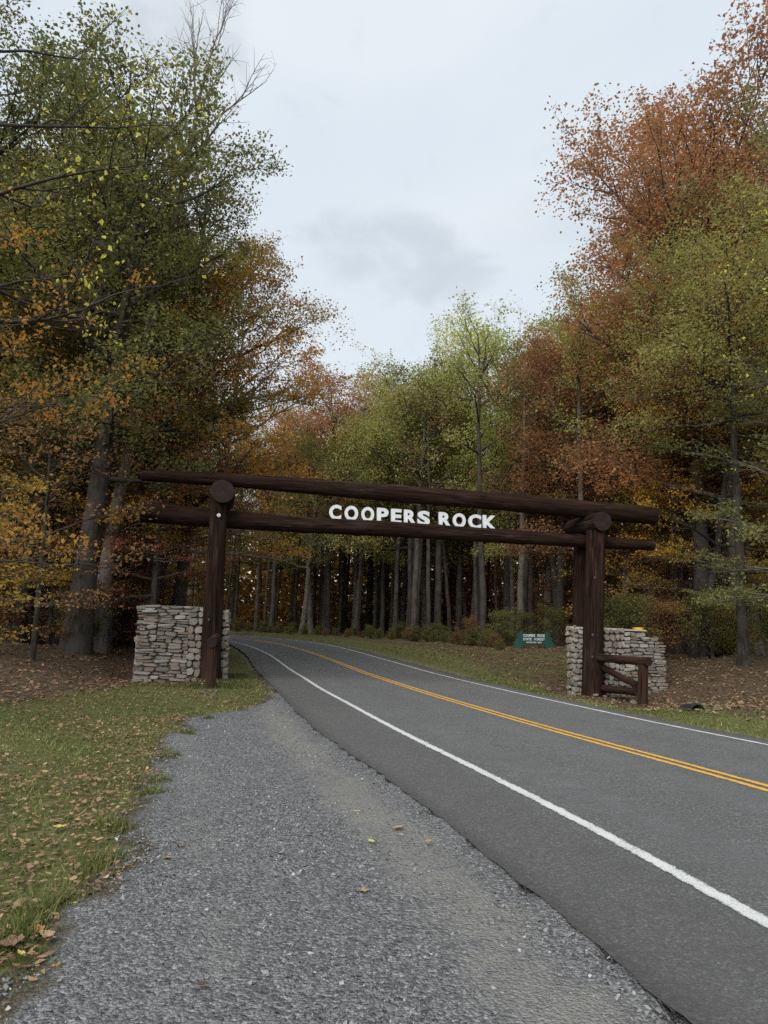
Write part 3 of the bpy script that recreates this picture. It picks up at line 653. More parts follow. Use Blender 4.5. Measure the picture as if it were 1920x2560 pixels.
face_stones(lp_, P0 + G3 * uS2 - D3 * .04, G3, D3, uE - uS2, Ht - .06, True, 3, None, None, (.16, .3), (.16, .34), .13)
face_stones(lp_, P0 + G3 * uE, -D3, G3, DP, Ht - .06, False, 4, None, None, (.14, .24), (.2, .5), .12)
face_stones(lp_, P0 + G3 * (uA + uAt) / 2 - D3 * DP, D3, -G3, DP, Ht, False, 5, None, None, (.14, .24), (.25, .6), .30)
face_stones(lp_, P0 + G3 * uS, -D3, G3, 1.5, Ht - .04, True, 6, None, None, (.2, .3), (.25, .4), .1)
# right pier
fr = RPo - d2 * .12
uL, zBr = face_u(1433, 1735, fr); uL2, _ = face_u(1462, 1640, fr); uP, _ = face_u(1511, 1640, fr); uQ, _ = face_u(1561, 1640, fr)
uT, zTr = face_u(1642, 1590, fr); uBm, _ = face_u(1674, 1735, fr); _, zTop = face_u(1448, 1568, fr)
zBr2 = zBr - .08
rp_ = empty('stone_pier', (fr[0], fr[1], zBr2), 'grey rubble stone pier with a long sloping wing beside the log railing across the road', 'stone pier')
Hr = zTop - zBr2; rb_ = lambda v: uBm + (uT - uBm) * np.clip(v / Hr, 0, 1) ** .8
topf = lambda u_: Hr - .02 - max(0, (u_ - uQ - .1)) * .05 - max(0, u_ - uT + .55) * .35
P0r = np.array([fr[0], fr[1], zBr2])
box = lambda a, b, v0, v1: [uvp(fr, a, v0), uvp(fr, b, v0), uvp(fr, b, v1), uvp(fr, a, v1)]
prism('core', box(uL + .06, uL2 - .05, .07, .34), box(uL + .06, uL2 - .05, .07, .34), zBr2 - .3, zTop - .06, MORTAR, rp_)
prism('core', box(uP + .05, uBm - .1, .07, DP - .06), box(uP + .05, uT - .12, .07, DP - .06), zBr2 - .3, lambda x, y: zTop - .06 - (.32 if (x - fr[0]) * g2[0] > uT - .7 else .0), MORTAR, rp_)
prism('coping', box(uL - .02, uL2 + .02, -.03, .42), box(uL + .02, uL2 - .02, 0, .40), zTop - .06, lambda x, y: zTop + .01, COPING, rp_)
prism('coping', box(uP, uQ + .9, -.03, DP), box(uP + .02, uQ + .88, 0, DP - .03), zTop - .07, lambda x, y: zTop + .012 - .05 * max(0, ((x - fr[0]) * g2[0] - uQ)), COPING, rp_)
face_stones(rp_, P0r + G3 * uL, G3, D3, uL2 - uL, Hr, True, 11, None, None, (.14, .26), (.16, .3), .13)
face_stones(rp_, P0r + G3 * uP, G3, D3, uQ - uP, Hr, True, 12, None, None, (.14, .26), (.14, .26), .13)
face_stones(rp_, P0r, G3, D3, 3, Hr + .02, False, 13, lambda v: uQ, rb_, (.08, .17), (.2, .5), .15, topf)
face_stones(rp_, P0r + G3 * uL - D3 * .40, D3, -G3, .40, Hr, True, 14, None, None, (.16, .3), (.18, .3), .12)
face_stones(rp_, P0r + G3 * uP, -D3, -G3 * -1, .01, .01, True, 15)
face_stones(rp_, P0r + G3 * (uT * .6 + uBm * .4) - D3 * 0, -D3, G3, DP, Hr - .45, False, 16, None, None, (.14, .24), (.25, .6), .34)

# rocks
def rock_mesh(seed, flat=.6):
    r = np.random.default_rng(seed); bm = bmesh.new(); bmesh.ops.create_icosphere(bm, subdivisions=2, radius=.5)
    pl = [(Vector(r.normal(0, 1, 3)).normalized(), r.uniform(.28, .42)) for _ in range(9)]
    for v in bm.verts:
        for n_, d_ in pl:
            k = v.co.dot(n_)
            if k > d_: v.co -= n_ * (k - d_)
        v.co *= 1 + r.normal(0, .02); v.co.z *= flat
    me = bpy.data.meshes.new('rock'); bm.to_mesh(me); bm.free(); me.materials.append(ROCK); return me
RK = [rock_mesh(i, .55 + .1 * (i % 3)) for i in range(6)]
def rock(px, py, wpx, k, label, group=None, depth=None):
    p = gp(px, py) if depth is None else at(px, py, depth); s = wpx * p[1] / F
    o = obj('rock', RK[k % 6], None, (p[0], p[1], p[2] + s * .2)); s *= 1.05; o.scale = (s, s * .8, s * .8); o.rotation_euler = (0, 0, k * 1.7)
    tag(o, label, 'rock', group)
for k, (px, py, w_) in enumerate([(505, 1735, 18), (517, 1739, 17), (529, 1741, 15), (541, 1731, 14), (499, 1730, 10), (536, 1737, 12)]):
    rock(px, py, w_, k, 'pale grey rock wedged round the foot of the short log post on the lawn', 'rocks round the short post')
for k, (px, py, w_) in enumerate([(1466, 1737, 16), (1489, 1742, 24), (1500, 1741, 13), (1512, 1745, 14), (1536, 1746, 22), (1558, 1745, 18), (1586, 1763, 28)]):
    rock(px, py, w_, k + 2, 'tan rock at the foot of the tall gate post and railing across the road', 'rocks under the railing')
for k, (px, py, w_, lb_) in enumerate([(1707, 1770, 13, 'small squarish rock nearest the railing beside the dark culvert'), (1725, 1763, 20, 'flat rock just behind the dark culvert opening'),
        (1757, 1768, 22, 'largest pale rock lying on the right rim of the culvert'), (1794, 1767, 15, 'lone flat rock in the leaves beyond the culvert'), (1741, 1760, 14, 'low rock topping the culvert opening')]):
    rock(px, py, w_, k, lb_)
cv = gp(1748, 1776); cu_ = empty('culvert', tuple(cv), 'dark open end of a drain pipe among rocks by the road', 'culvert')
bm = bmesh.new(); n_ = 20
for rr0, z0, z1 in ((.17, 0, 1.0),):
    rings = [[bm.verts.new((rad * math.cos(2 * math.pi * i / n_), rad * math.sin(2 * math.pi * i / n_), z)) for i in range(n_)] for rad, z in ((.15, 1.0), (.15, 0), (.185, 0), (.185, 1.0))]
    for a, b in zip(rings[:-1], rings[1:]):
        for i in range(n_): bm.faces.new((a[i], a[(i + 1) % n_], b[(i + 1) % n_], b[i]))
    bm.faces.new(rings[0])
me = bpy.data.meshes.new('pipe'); bm.to_mesh(me); bm.free(); me.materials.append(PIPE)
o = obj('pipe', me, cu_, (0, .05, -.03)); o.rotation_euler = (math.radians(-96), 0, math.radians(-8))

# ------------------------------------------------------------------ park sign
SD = 38.0
sb = at(1335, 1619, SD); zs = ground_z(np.array([sb[0]]), np.array([sb[1]]))[0]
sign = empty('park_sign', (sb[0], sb[1], zs), 'low dark green wooden sign with white lettering on the grassy bank', 'sign')
def sp(px, py, back=0.): q = at(px, py, SD + back); return (q[0] - sb[0], q[1] - sb[1], q[2] - zs)
def slab(name, pts, th, mat, back=0.):
    A = [Vector(sp(px, py, back)) for px, py in pts]; n = len(A)
    V = [tuple(a) for a in A] + [tuple(a + Vector((0, th, 0))) for a in A]
    me = bpy.data.meshes.new(name); me.from_pydata(V, [], [list(range(n)), list(range(2 * n - 1, n - 1, -1))] + [[i, n + i, n + (i + 1) % n, (i + 1) % n] for i in range(n)])
    me.materials.append(mat); bm = bmesh.new(); bm.from_mesh(me); bmesh.ops.recalc_face_normals(bm, faces=bm.faces); bm.to_mesh(me); bm.free(); return obj(name, me, sign)
wing = lambda pts, nb: [slab('board', p, .10, GREEN, .02 * i) for i, p in enumerate(pts)]
wing([[(1300.5, 1577.5), (1307.2, 1577.5), (1306.2, 1623), (1298.5, 1623)], [(1300, 1580), (1300, 1623), (1291, 1623), (1292, 1595)], [(1291.8, 1595), (1291, 1623), (1283.5, 1623), (1284, 1609)]], 3)
wing([[(1363, 1579.5), (1370.6, 1579.5), (1372, 1623), (1363.8, 1623)], [(1371, 1584), (1379, 1600), (1380, 1623), (1371.8, 1623)], [(1378.8, 1600), (1384.5, 1609), (1386.5, 1623), (1379.8, 1623)]], 3)
for y0, y1 in ((1584, 1592.6), (1593, 1601.6), (1602, 1611)): slab('panel_board', [(1306, y0), (1364.5, y0 + .5), (1364.5, y1 + .5), (1306, y1)], .06, GREEN, .06)
def text(body, px0, px1, py0, py1, name='lettering'):
    cu = bpy.data.curves.new(name, 'FONT'); cu.body = body; cu.size = 1; cu.offset = .018; cu.extrude = .02; cu.space_word = 1.5
    o = bpy.data.objects.new(name, cu); COL.objects.link(o); bpy.context.view_layer.update()
    me = bpy.data.meshes.new_from_object(o.evaluated_get(bpy.context.evaluated_depsgraph_get())); bpy.data.objects.remove(o); bpy.data.curves.remove(cu)
    v = np.zeros(len(me.vertices) * 3, np.float32); me.vertices.foreach_get('co', v); v = v.reshape(-1, 3); lo, hi = v.min(0), v.max(0); v = (v - lo) / (hi - lo)
    a = np.array(sp(px0, py1, .045)); b = np.array(sp(px1, py1 + .6, .045)); h = sp(px0, py0, .045)[2] - a[2]
    Wv = a + (b - a) * v[:, :1]; Wv[:, 2] += v[:, 1] * h; Wv[:, 1] += (.5 - v[:, 2]) * .02
    me.vertices.foreach_set('co', Wv.astype(np.float32).ravel()); me.materials.clear(); me.materials.append(WHITE); me.update(); obj(name, me, sign)
text('COOPERS  ROCK', 1307.6, 1362.8, 1585.4, 1592.2); text('STATE  FOREST', 1307.6, 1362, 1594.8, 1601); text('RECREATION  AREA', 1316.5, 1354, 1604, 1607.6)

# yellow tub on the far pier
yb = on_plane(1595.5, 1574, np.array([fr[0], fr[1], 0]) - D3 * .5, D3); yo = empty('yellow_tub', (yb[0], yb[1], zTop - .05), 'small flat yellow tub left on top of the stone pier across the road', 'tub')
bm = bmesh.new(); bmesh.ops.create_cone(bm, cap_ends=True, segments=28, radius1=.175, radius2=.19, depth=.09); bmesh.ops.translate(bm, vec=(0, 0, .045), verts=bm.verts)
me = bpy.data.meshes.new('tub'); bm.to_mesh(me); bm.free(); me.materials.append(YELLOW); obj('body', me, yo)
bm = bmesh.new(); bmesh.ops.create_cone(bm, cap_ends=True, segments=28, radius1=.197, radius2=.19, depth=.022); bmesh.ops.translate(bm, vec=(0, 0, .101), verts=bm.verts)
me = bpy.data.meshes.new('lid'); bm.to_mesh(me); bm.free(); me.materials.append(YELLOW); obj('lid', me, yo)

# parked red car far behind the left pier
cb = at(322, 1566, 48.); czz = ground_z(np.array([cb[0]]), np.array([cb[1]]))[0]
car = empty('parked_car', (cb[0], cb[1], czz), 'red car parked far off among the trees behind the lawn pier', 'car')
prof = [(-2.1, .35), (-2.1, .8), (-1.5, .95), (-.9, 1.4), (.6, 1.42), (1.2, .95), (2.0, .82), (2.1, .5), (2.05, .32)]
def extr(name, pr, w0, w1, mat):
    n = len(pr); V = [(x, -w0 + (w0 - w1) * (z > 1.1), z) for x, z in pr] + [(x, w0 - (w0 - w1) * (z > 1.1), z) for x, z in pr]
    me = bpy.data.meshes.new(name); me.from_pydata(V, [], [list(range(n)), list(range(2 * n - 1, n - 1, -1))] + [[i, n + i, n + (i + 1) % n, (i + 1) % n] for i in range(n)])
    bm = bmesh.new(); bm.from_mesh(me); bmesh.ops.recalc_face_normals(bm, faces=bm.faces); bm.to_mesh(me); bm.free(); me.materials.append(mat); return obj(name, me, car)
extr('body', prof, .85, .68, CARRED); extr('window', [(-1.25, .98), (-.86, 1.34), (.55, 1.36), (.95, .98)], .87, .71, GLASS)
for x in (-1.3, 1.3):
    for y in (-.78, .78):
        bm = bmesh.new(); bmesh.ops.create_cone(bm, cap_ends=True, segments=18, radius1=.32, radius2=.32, depth=.2, matrix=Matrix.Rotation(math.pi / 2, 4, 'X'))
        me = bpy.data.meshes.new('wheel'); bm.to_mesh(me); bm.free(); me.materials.append(TYRE); obj('wheel', me, car, (x, y, .32))

# ------------------------------------------------------------------ trees
def tubes(P, R, sides):
    """P (n,k,3) centre lines, R (n,k) radii -> verts, quads"""
    n, k, _ = P.shape; T = np.gradient(P, axis=1); T /= np.linalg.norm(T, axis=2, keepdims=True) + 1e-9
    ref = np.where(np.abs(T[:, :1, 2:]) > .8, np.array([[[1., 0, 0]]]), np.array([[[0, 0, 1.]]])); ref = np.broadcast_to(ref, P.shape)
    U = np.cross(T, ref); U /= np.linalg.norm(U, axis=2, keepdims=True) + 1e-9; Wd = np.cross(T, U)
    th = np.linspace(0, 2 * np.pi, sides, endpoint=False)
    V = P[:, :, None] + R[:, :, None, None] * (U[:, :, None] * np.cos(th)[:, None] + Wd[:, :, None] * np.sin(th)[:, None])
    i = np.arange(n * k * sides).reshape(n, k, sides); j = np.roll(i, -1, 2)
    return V.reshape(-1, 3), np.stack([i[:, :-1], j[:, :-1], j[:, 1:], i[:, 1:]], -1).reshape(-1, 4)
def leaves(C, size, rng, tint, droop=.25, flat=.8):
    """kite leaves (two triangles folded on the midrib) at centres C"""
    n = len(C); az = rng.uniform(0, 2 * np.pi, n); el = rng.normal(-droop, .5, n)
    d = np.stack([np.cos(az) * np.cos(el), np.sin(az) * np.cos(el), np.sin(el)], 1)
    nn = rng.normal(0, .55, (n, 3)); nn[:, 2] += flat; s = np.cross(d, nn); s /= np.linalg.norm(s, axis=1)[:, None] + 1e-9; nn = np.cross(s, d)
    L = size * rng.uniform(.65, 1.3, n)[:, None]; Wd = L * rng.uniform(.26, .40, n)[:, None]
    b = C - d * L * .5; t = C + d * L * .5; m = C + d * L * rng.uniform(-.12, .1, n)[:, None]
    V = np.stack([b, m + s * Wd + nn * Wd * .35, t, m - s * Wd + nn * Wd * .35], 1).reshape(-1, 3)
    q = np.arange(n * 4).reshape(n, 4); tri = np.concatenate([q[:, [0, 2, 1]], q[:, [0, 3, 2]]], 1).reshape(-1, 3)
    return V, tri, np.repeat(tint, 2)
def branch_set(rng, S, D, L, k, curve, wig):
    """curved centre lines from starts S, unit directions D, lengths L"""
    n = len(S); u = np.linspace(0, 1, k)[None, :, None]
    P = S[:, None] + D[:, None] * (L[:, None, None] * u); P[:, :, 2] += (curve * L)[:, None] * u[:, :, 0] ** 2
    w_ = rng.normal(0, wig, (n, k, 3)) * L[:, None, None] * (u > 0); return P + np.cumsum(w_, 1) * .5
def pick(rng, P, R, m, lo, hi):
    n, k, _ = P.shape; u = np.sort(rng.uniform(lo, hi, (n, m)), 1); x = u * (k - 1); i = np.minimum(x.astype(int), k - 2); f_ = (x - i)[..., None]
    a = np.take_along_axis(P, i[..., None].repeat(3, 2), 1); b = np.take_along_axis(P, (i + 1)[..., None].repeat(3, 2), 1)
    r = np.take_along_axis(R, i, 1); t = b - a; t /= np.linalg.norm(t, axis=2, keepdims=True) + 1e-9
    return (a + (b - a) * f_).reshape(-1, 3), t.reshape(-1, 3), u.reshape(-1), r.reshape(-1)
def tree_mesh(seed, H=22., r0=.38, base=.35, spread=5.5, limbs=20, subs=7, twigs=5, per=30, leaf=.15, lean=(0, 0), up=(.15, 1.1), sig=.24, bark=BARK, prof='oak', layered=0., twl=.9, flat=1.1, bare=0., wig=.03, topk=.97, droop=.25, lob=0, lobr=.36):
    rng = np.random.default_rng(seed); k = 14
    u = np.linspace(0, 1, k); T = np.zeros((1, k, 3)); T[0, :, 2] = u * H * topk
    T[0, :, 0] = lean[0] * H * u ** 1.3; T[0, :, 1] = lean[1] * H * u ** 1.3
    T[0, 1:, :2] += np.cumsum(rng.normal(0, .012 * H / k * 2.2, (k - 1, 2)), 0)
    TR = (r0 * (1 - u) ** .75 * .97 + .03)[None]; TR[0, 0] *= 1.45; TR[0, 1] *= 1.05
    T[0, 0, 2] = -.35
    n = limbs; hu = base + (1 - base) * np.linspace(.0, .98, n) ** .95; hu = np.clip(hu + rng.normal(0, .015, n), base * .92, .99)
    x = hu * (k - 1); i = np.minimum(x.astype(int), k - 2); f_ = (x - i)[:, None]; S = T[0, i] * (1 - f_) + T[0, i + 1] * f_; Rt = TR[0, i]
    c = (hu - base) / (1 - base); az = np.arange(n) * 2.39996 + rng.normal(0, .35, n)
    pr = {'oak': np.sqrt(np.clip(1 - ((c - .42) / .74) ** 2, 0, 1)), 'cone': 1.05 - .8 * c, 'vase': .45 + .75 * c - .75 * np.clip(c - .75, 0, 1) * 3,
          'flat': .85 + .25 * np.sin(c * 3.1)}[prof]
    L = spread * pr * rng.uniform(.72, 1.15, n); el = up[0] + (up[1] - up[0]) * c + rng.normal(0, .12, n)
    D = np.stack([np.cos(az) * np.cos(el), np.sin(az) * np.cos(el), np.sin(el)], 1)
    P1 = branch_set(rng, S, D, L, 7, .14 - .25 * layered, wig); u7 = np.linspace(0, 1, 7)
    R1 = np.minimum(Rt * .6, .028 * L + .02)[:, None] * (1 - u7 * .86)
    s2, t2, q2, r2 = pick(rng, P1, R1, subs, .22, 1.); L1 = np.repeat(L, subs)
    side = np.where(np.arange(len(s2)) % 2 == 0, 1, -1); a_ = side * rng.uniform(.5, 1.2, len(s2)); a_[q2 > .93] *= .25
    D2 = np.stack([t2[:, 0] * np.cos(a_) - t2[:, 1] * np.sin(a_), t2[:, 0] * np.sin(a_) + t2[:, 1] * np.cos(a_), t2[:, 2] * (1 - layered * .8) + rng.normal(.1, .28 * (1 - layered * .6), len(s2))], 1); D2 /= np.linalg.norm(D2, axis=1)[:, None]
    L2 = (L1 * (.52 - .28 * q2) + .35) * rng.uniform(.7, 1.25, len(s2)); P2 = branch_set(rng, s2, D2, L2, 5, np.full(len(s2), .08), wig * 1.3); R2 = np.minimum(r2 * .7, .016 * L2 + .008)[:, None] * (1 - np.linspace(0, 1, 5) * .8)
    s3, t3, q3, r3 = pick(rng, P2, R2, twigs, .25, 1.); ns = len(s3)
    D3_ = t3 + rng.normal(0, .75, (ns, 3)) * [1, 1, .6 - .4 * layered]; D3_ /= np.linalg.norm(D3_, axis=1)[:, None]
    L3 = twl * rng.uniform(.5, 1.2, ns); P3 = branch_set(rng, s3, D3_, L3, 4, np.full(ns, -.05), .05); R3 = np.minimum(r3 * .7, .011)[:, None] * (1 - np.linspace(0, 1, 4) * .7) + .002
    vs, fq, off = [], [], 0
    for P, R, sd_ in ((T, TR, 12), (P1, R1, 6), (P2, R2, 4), (P3, R3, 3)):
        v, f4 = tubes(P, R, sd_); vs.append(v); fq.append(f4 + off); off += len(v)
    wood = mesh('trunk', np.vstack(vs), np.vstack(fq), bark, True)
    alive = rng.uniform(0, 1, ns) >= bare; P3 = P3[alive]; ns = len(P3)
    uu = rng.uniform(.15, 1.08, (ns, per)); xi = np.clip(uu * 3, 0, 2.999); ii = xi.astype(int); ff = (xi - ii)[..., None]
    C = np.take_along_axis(P3, ii[..., None].repeat(3, 2), 1) * (1 - ff) + np.take_along_axis(P3, (ii + 1)[..., None].repeat(3, 2), 1) * ff
    C = C + rng.normal(0, sig, C.shape) * [1, 1, .75 - .5 * layered]
    ct = np.repeat(rng.uniform(0, 1, len(L)), subs * twigs)[alive]
    tint = np.clip(.35 * ct[:, None] + .3 * rng.uniform(0, 1, (ns, 1)) + .35 * rng.uniform(0, 1, (ns, per)), 0, 1)
    C = C.reshape(-1, 3); tint = tint.ravel()
    if lob:                                # rounded sprays of leaves over the outer end of every limb
        cen = np.concatenate([P1[:, 5], P1[:, 3] + rng.normal(0, .3, (n, 3)), P2[rng.integers(0, len(P2), n), 3]]); rad = np.concatenate([L, L * .8, L * .7]) * lobr * rng.uniform(.7, 1.2, 3 * n) + .45
        m = (lob * rad ** 2 / (rad ** 2).mean() / (3 * n)).astype(int); k_id = np.repeat(np.arange(3 * n), m)
        dv = rng.normal(0, 1, (len(k_id), 3)); dv[:, 2] = np.abs(dv[:, 2]) * 1.1 - .45; dv /= np.linalg.norm(dv, axis=1)[:, None]
        rr = rad[k_id] * (1 - .45 * rng.uniform(0, 1, len(k_id)) ** 1.6) * (1 + .22 * np.sin(dv[:, 0] * 5 + k_id) * np.cos(dv[:, 1] * 6 + k_id * 2))
        C = np.vstack([C, cen[k_id] + dv * rr[:, None] * [1, 1, .66] + rng.normal(0, .07, (len(k_id), 3))])
        tint = np.concatenate([tint, np.clip(.45 * rng.uniform(0, 1, 3 * n)[k_id] + .55 * rng.uniform(0, 1, len(k_id)), 0, 1)])
    v, tri, ti = leaves(C, leaf, rng, tint, droop, flat)
    return wood, mesh('crown', v, tri, LM['olive'], False, {'tint': ('FACE', ti)})
for_mats = {}
def plant(kind, arche, x, y, lm, label, cat='tree', group=None, s=1., rz=0., lean=(0, 0), bark=None, sink=0.05, sz=None):
    z = ground_z(np.array([x]), np.array([y]))[0]
    e = empty(kind, (x, y, z - sink), label, cat, group); e.rotation_euler = (lean[0], lean[1], rz); e.scale = (s, s, s * (sz or 1))
    wme, cme = arche; o = obj('trunk', wme, e)
    if bark: o.material_slots[0].link = 'OBJECT'; o.material_slots[0].material = bark
    c = obj('crown', cme, e); c['kind'] = 'stuff'; c.material_slots[0].link = 'OBJECT'; c.material_slots[0].material = LM[lm]
    return e
A_OAK = tree_mesh(1, 21, .40, .32, 5.0, 28, 9, 6, 13, .135, (.06, -.03), (.05, .8), .19, lob=24000, lobr=.30, topk=.88, twl=.75, bark=BARKD)
A_OAK2 = tree_mesh(2, 24, .34, .32, 6.0, 30, 9, 6, 14, .14, (.03, 0), (.05, .75), .19, lob=24000, lobr=.30, topk=.87, twl=.75, bark=BARKD)
A_OAK3 = tree_mesh(12, 25, .36, .27, 6.8, 30, 9, 6, 14, .145, (-.03, -.02), (.05, .7), .2, lob=26000, lobr=.30, topk=.88, twl=.8, bark=BARKD)
A_DOME = [tree_mesh(90 + i, 23, .34, (.36, .42)[i], (7.2, 6.4)[i], (24, 20)[i], 6, 4, 8, .17, (0, 0), (.0, .85), .22, lob=(30000, 26000)[i], lobr=.34, topk=.84, bark=BARKD) for i in range(2)]
A_MAP = tree_mesh(3, 15, .17, .28, 4.6, 26, 7, 5, 20, .13, (.05, 0), (.05, .9), .2, prof='oak', layered=.75)
A_MAP2 = tree_mesh(4, 11, .11, .22, 3.9, 22, 7, 5, 18, .12, (0, 0), (0, .8), .18, prof='flat', layered=.85)
A_LOC = tree_mesh(5, 18, .22, .62, 6.0, 22, 8, 6, 14, .13, (-.05, -.06), (0, .8), .22, layered=.6, prof='oak', lob=26000, lobr=.28, bark=BARKD)
A_F = [tree_mesh(20 + i, 22 + 1.5 * (i % 2), .24 + .03 * i, (.40, .44, .36, .33)[i], (5.2, 4.8, 5.8, 6.2)[i], 22, 8, 5, 8, .18, (rng_, 0), (.05, .75), .23, topk=.88, lob=11000, bark=(BARK, BARK2, BARKD, BARK)[i]) for i, rng_ in enumerate((0., .02, -.02, .01))]
A_S = [tree_mesh(40 + i, (7., 9.5, 5.)[i], (.06, .085, .045)[i], (.18, .22, .15)[i], (2.5, 3.1, 2.0)[i], 15, 6, 4, 11, .13, ((.06, 0), (-.05, 0), (.03, .05))[i], (0, .8), .17, bark=BARKD, layered=.7, prof='flat', bare=.3) for i in range(3)]
A_P = [tree_mesh(60 + i, (18, 15, 17)[i], (.17, .12, .21)[i], (.52, .56, .5)[i], 2.5, 12, 5, 4, 13, .16, ((.02, 0), (-.045, .02), (.03, -.03))[i], (.2, 1.), .25, bark=BARKD, bare=.3, wig=.05) for i in range(3)]

# --- the trees that stand out, each with its own label
plant('oak_tree', A_OAK, -10.1, 24.0, 'dark_green', 'massive dark green oak leaning over the lawn behind the near stone pier')
plant('oak_tree', A_OAK2, -8.7, 30.5, 'gold', 'golden orange oak whose crown edges the sky above the gate beam', s=.84, rz=1.0)
plant('oak_tree', A_OAK3, -12.5, 28, 'dark_green', 'tall green oak rising to the top of the photo behind the massive leaning oak', s=.86, rz=2.2)
plant('oak_tree', A_OAK2, -15.5, 25, 'olive', 'olive brown oak at the far left edge behind the yellow leafed branches', s=1.05, rz=3.3)
plant('maple_tree', A_MAP, -6.9, 28.6, 'orange', 'slanting orange maple with fine bare twigs above the lawn pier', s=.95, rz=.4)
plant('maple_tree', A_MAP2, -8.6, 27, 'rust', 'reddish low maple filling the gap left of the gate post', s=.9, rz=1.9)
plant('oak_tree', A_OAK2, 14.7, 33, 'rust', 'big rust red oak towering over the far stone pier', s=1.15, rz=.8)
plant('oak_tree', A_OAK3, 17.5, 37, 'rust', 'tallest russet oak at the upper right of the photo', s=1.32, rz=2.6)
plant('oak_tree', A_DOME[0], 11.6, 41, 'brown', 'brown leaved oak on the bank between the green sign and the pier', s=.78, rz=4.)
plant('locust_tree', A_LOC, 13.6, 27.0, 'yellow_green', 'yellow green locust with flat layered sprays in front of the rust oaks', s=.84, rz=.3)
plant('oak_tree', A_OAK2, 19.5, 31, 'pale_green', 'thin crowned yellow green tree high at the right edge', s=1.1, rz=5.1)
plant('straight_tree', A_F[2], 15.95, 32.0, 'rust', 'straight grey trunked tree on the leafy slope right of the pier', s=.95, rz=.2, bark=BARK)
plant('maple_tree', A_MAP2, 14.6, 24.6, 'dark_green', 'dark green low branched maple at the right edge of the wood', s=1.0, rz=1.1)
plant('maple_tree', A_MAP, 13.9, 31.2, 'orange', 'orange maple with twin leaning trunks just behind the far stone pier', s=.9, rz=2.9, lean=(0, -.2), bark=BARKD)
plant('oak_tree', A_DOME[0], 2.4, 52.5, 'yellow_green', 'rounded yellow green tree beyond the bend under the open sky', s=.93, rz=1.2)
plant('oak_tree', A_DOME[1], 8.8, 49.5, 'yellow_green', 'bright green tree between the rounded tree and the brown oak', s=1.03, rz=.5)
plant('oak_tree', A_DOME[1], -4.6, 60, 'rust', 'rusty round crowned tree at the left end of the trees beyond the bend', s=.98, rz=4.4)
plant('oak_tree', A_DOME[1], -1.2, 70, 'red', 'dark red topped tree peeking behind the rounded yellow green tree', s=1.0, rz=3.)
plant('oak_tree', A_DOME[0], -10.5, 69, 'pale_green', 'pale green tree lowest in the gap of sky beyond the gate', s=.9, rz=1.)

A_SP = tree_mesh(71, 15, .11, .45, 5.6, 15, 6, 4, 3, .115, (.03, 0), (.0, .8), .16, bark=BARKD, wig=.05, bare=.25, droop=.7, flat=.5)
A_SM = tree_mesh(72, 10, .10, .36, 4.6, 18, 6, 4, 12, .12, (.03, 0), (.0, .7), .15, bark=BARKD, layered=.6, bare=.1, droop=.5, flat=.6)
A_DEAD = tree_mesh(73, 26, .24, .66, 4.2, 12, 6, 4, 2, .08, (.10, 0), (.6, 1.2), .1, bark=BARK2, bare=.97)
A_B = [tree_mesh(80 + i, (1.5, 1.1)[i], .03, .04, (1.15, 1.0)[i], 16, 6, 4, 11, .085, (0, 0), (.35, 1.1), .1, bark=BARKD, twl=.35) for i in range(2)]
plant('birch_tree', A_SP, -8.9, 12.5, 'yellow', 'sparse dark twigged tree reaching in at the upper left with yellow leaves', rz=.3)
plant('maple_tree', A_SM, -8.5, 11.9, 'orange', 'bright orange maple leaning in from the left edge of the photo', s=.78, rz=.9)
plant('birch_tree', A_SP, 11.3, 14.5, 'yellow', 'thin branches with loose yellow leaves reaching in from the right edge', s=.72, rz=2.6)
plant('dead_tree', A_DEAD, -10.0, 25.5, 'olive', 'bare dead branched tree poking above the green oaks into the sky', s=1.0, rz=.6)

# --- the wood: slender trees, saplings and bushes
r_ = np.random.default_rng(21)
OUT = np.array([(-600, -400), (250, -200), (430, 60), (560, 250), (640, 470), (700, 620), (730, 800), (735, 1000), (700, 1075), (745, 1085), (800, 1020), (870, 985), (1000, 890), (1160, 850), (1320, 740), (1400, 600), (1480, 450), (1600, 290), (1700, 170), (1850, -50), (2600, -600)], float)
def topz(x, y, rad):
    z = 99.
    for xx in (x - rad, x, x + rad):
        px = 960 + F * xx / (y * .986 + .16 * 6); yo = np.interp(px, OUT[:, 0], OUT[:, 1]); hz = 1572 + (px - 960) * .0297
        z = min(z, HC + (hz - yo) * y / F * .94)
    return z
KEEP = []
def free(x, y, d): return all((x - a) ** 2 + (y - b) ** 2 > d * d for a, b in KEEP)
def zone(x, y):
    i, o = nearest([x], [y]); o = o[0]; s = RS[i[0]]
    if o > right_edge(s) + 4.2 and s > 20:
        if y < 41 and x < 9.8 + max(0, 31 - y) * .25: return None
        if y < (34 if x > 10 else 29): return None
        return 'C' if x < 10 else 'R'
    if o < left_edge(s) - 4.0 and y > 26.5 and x < -8.5 and not (abs(x + 17) < 3.2 and 30 < y < 50 and abs(x / y + .36) < .02): return 'L'
    return None
GRP = {'C': ('slender tree with bare lower trunk in the wood beyond the road bend', 'trees beyond the road bend'),
       'R': ('slender tree with bare lower trunk in the wood behind the far stone pier', 'trees behind the far pier'),
       'L': ('slender tree with bare lower trunk in the wood left of the road', 'trees in the left wood')}
SAP = {'C': ('small leafy understory tree at the wood edge beyond the road bend', 'understory trees beyond the road bend'),
       'R': ('small leafy understory tree in the wood behind the far stone pier', 'understory trees behind the far pier'),
       'L': ('small leafy understory tree in the wood left of the road', 'understory trees in the left wood')}
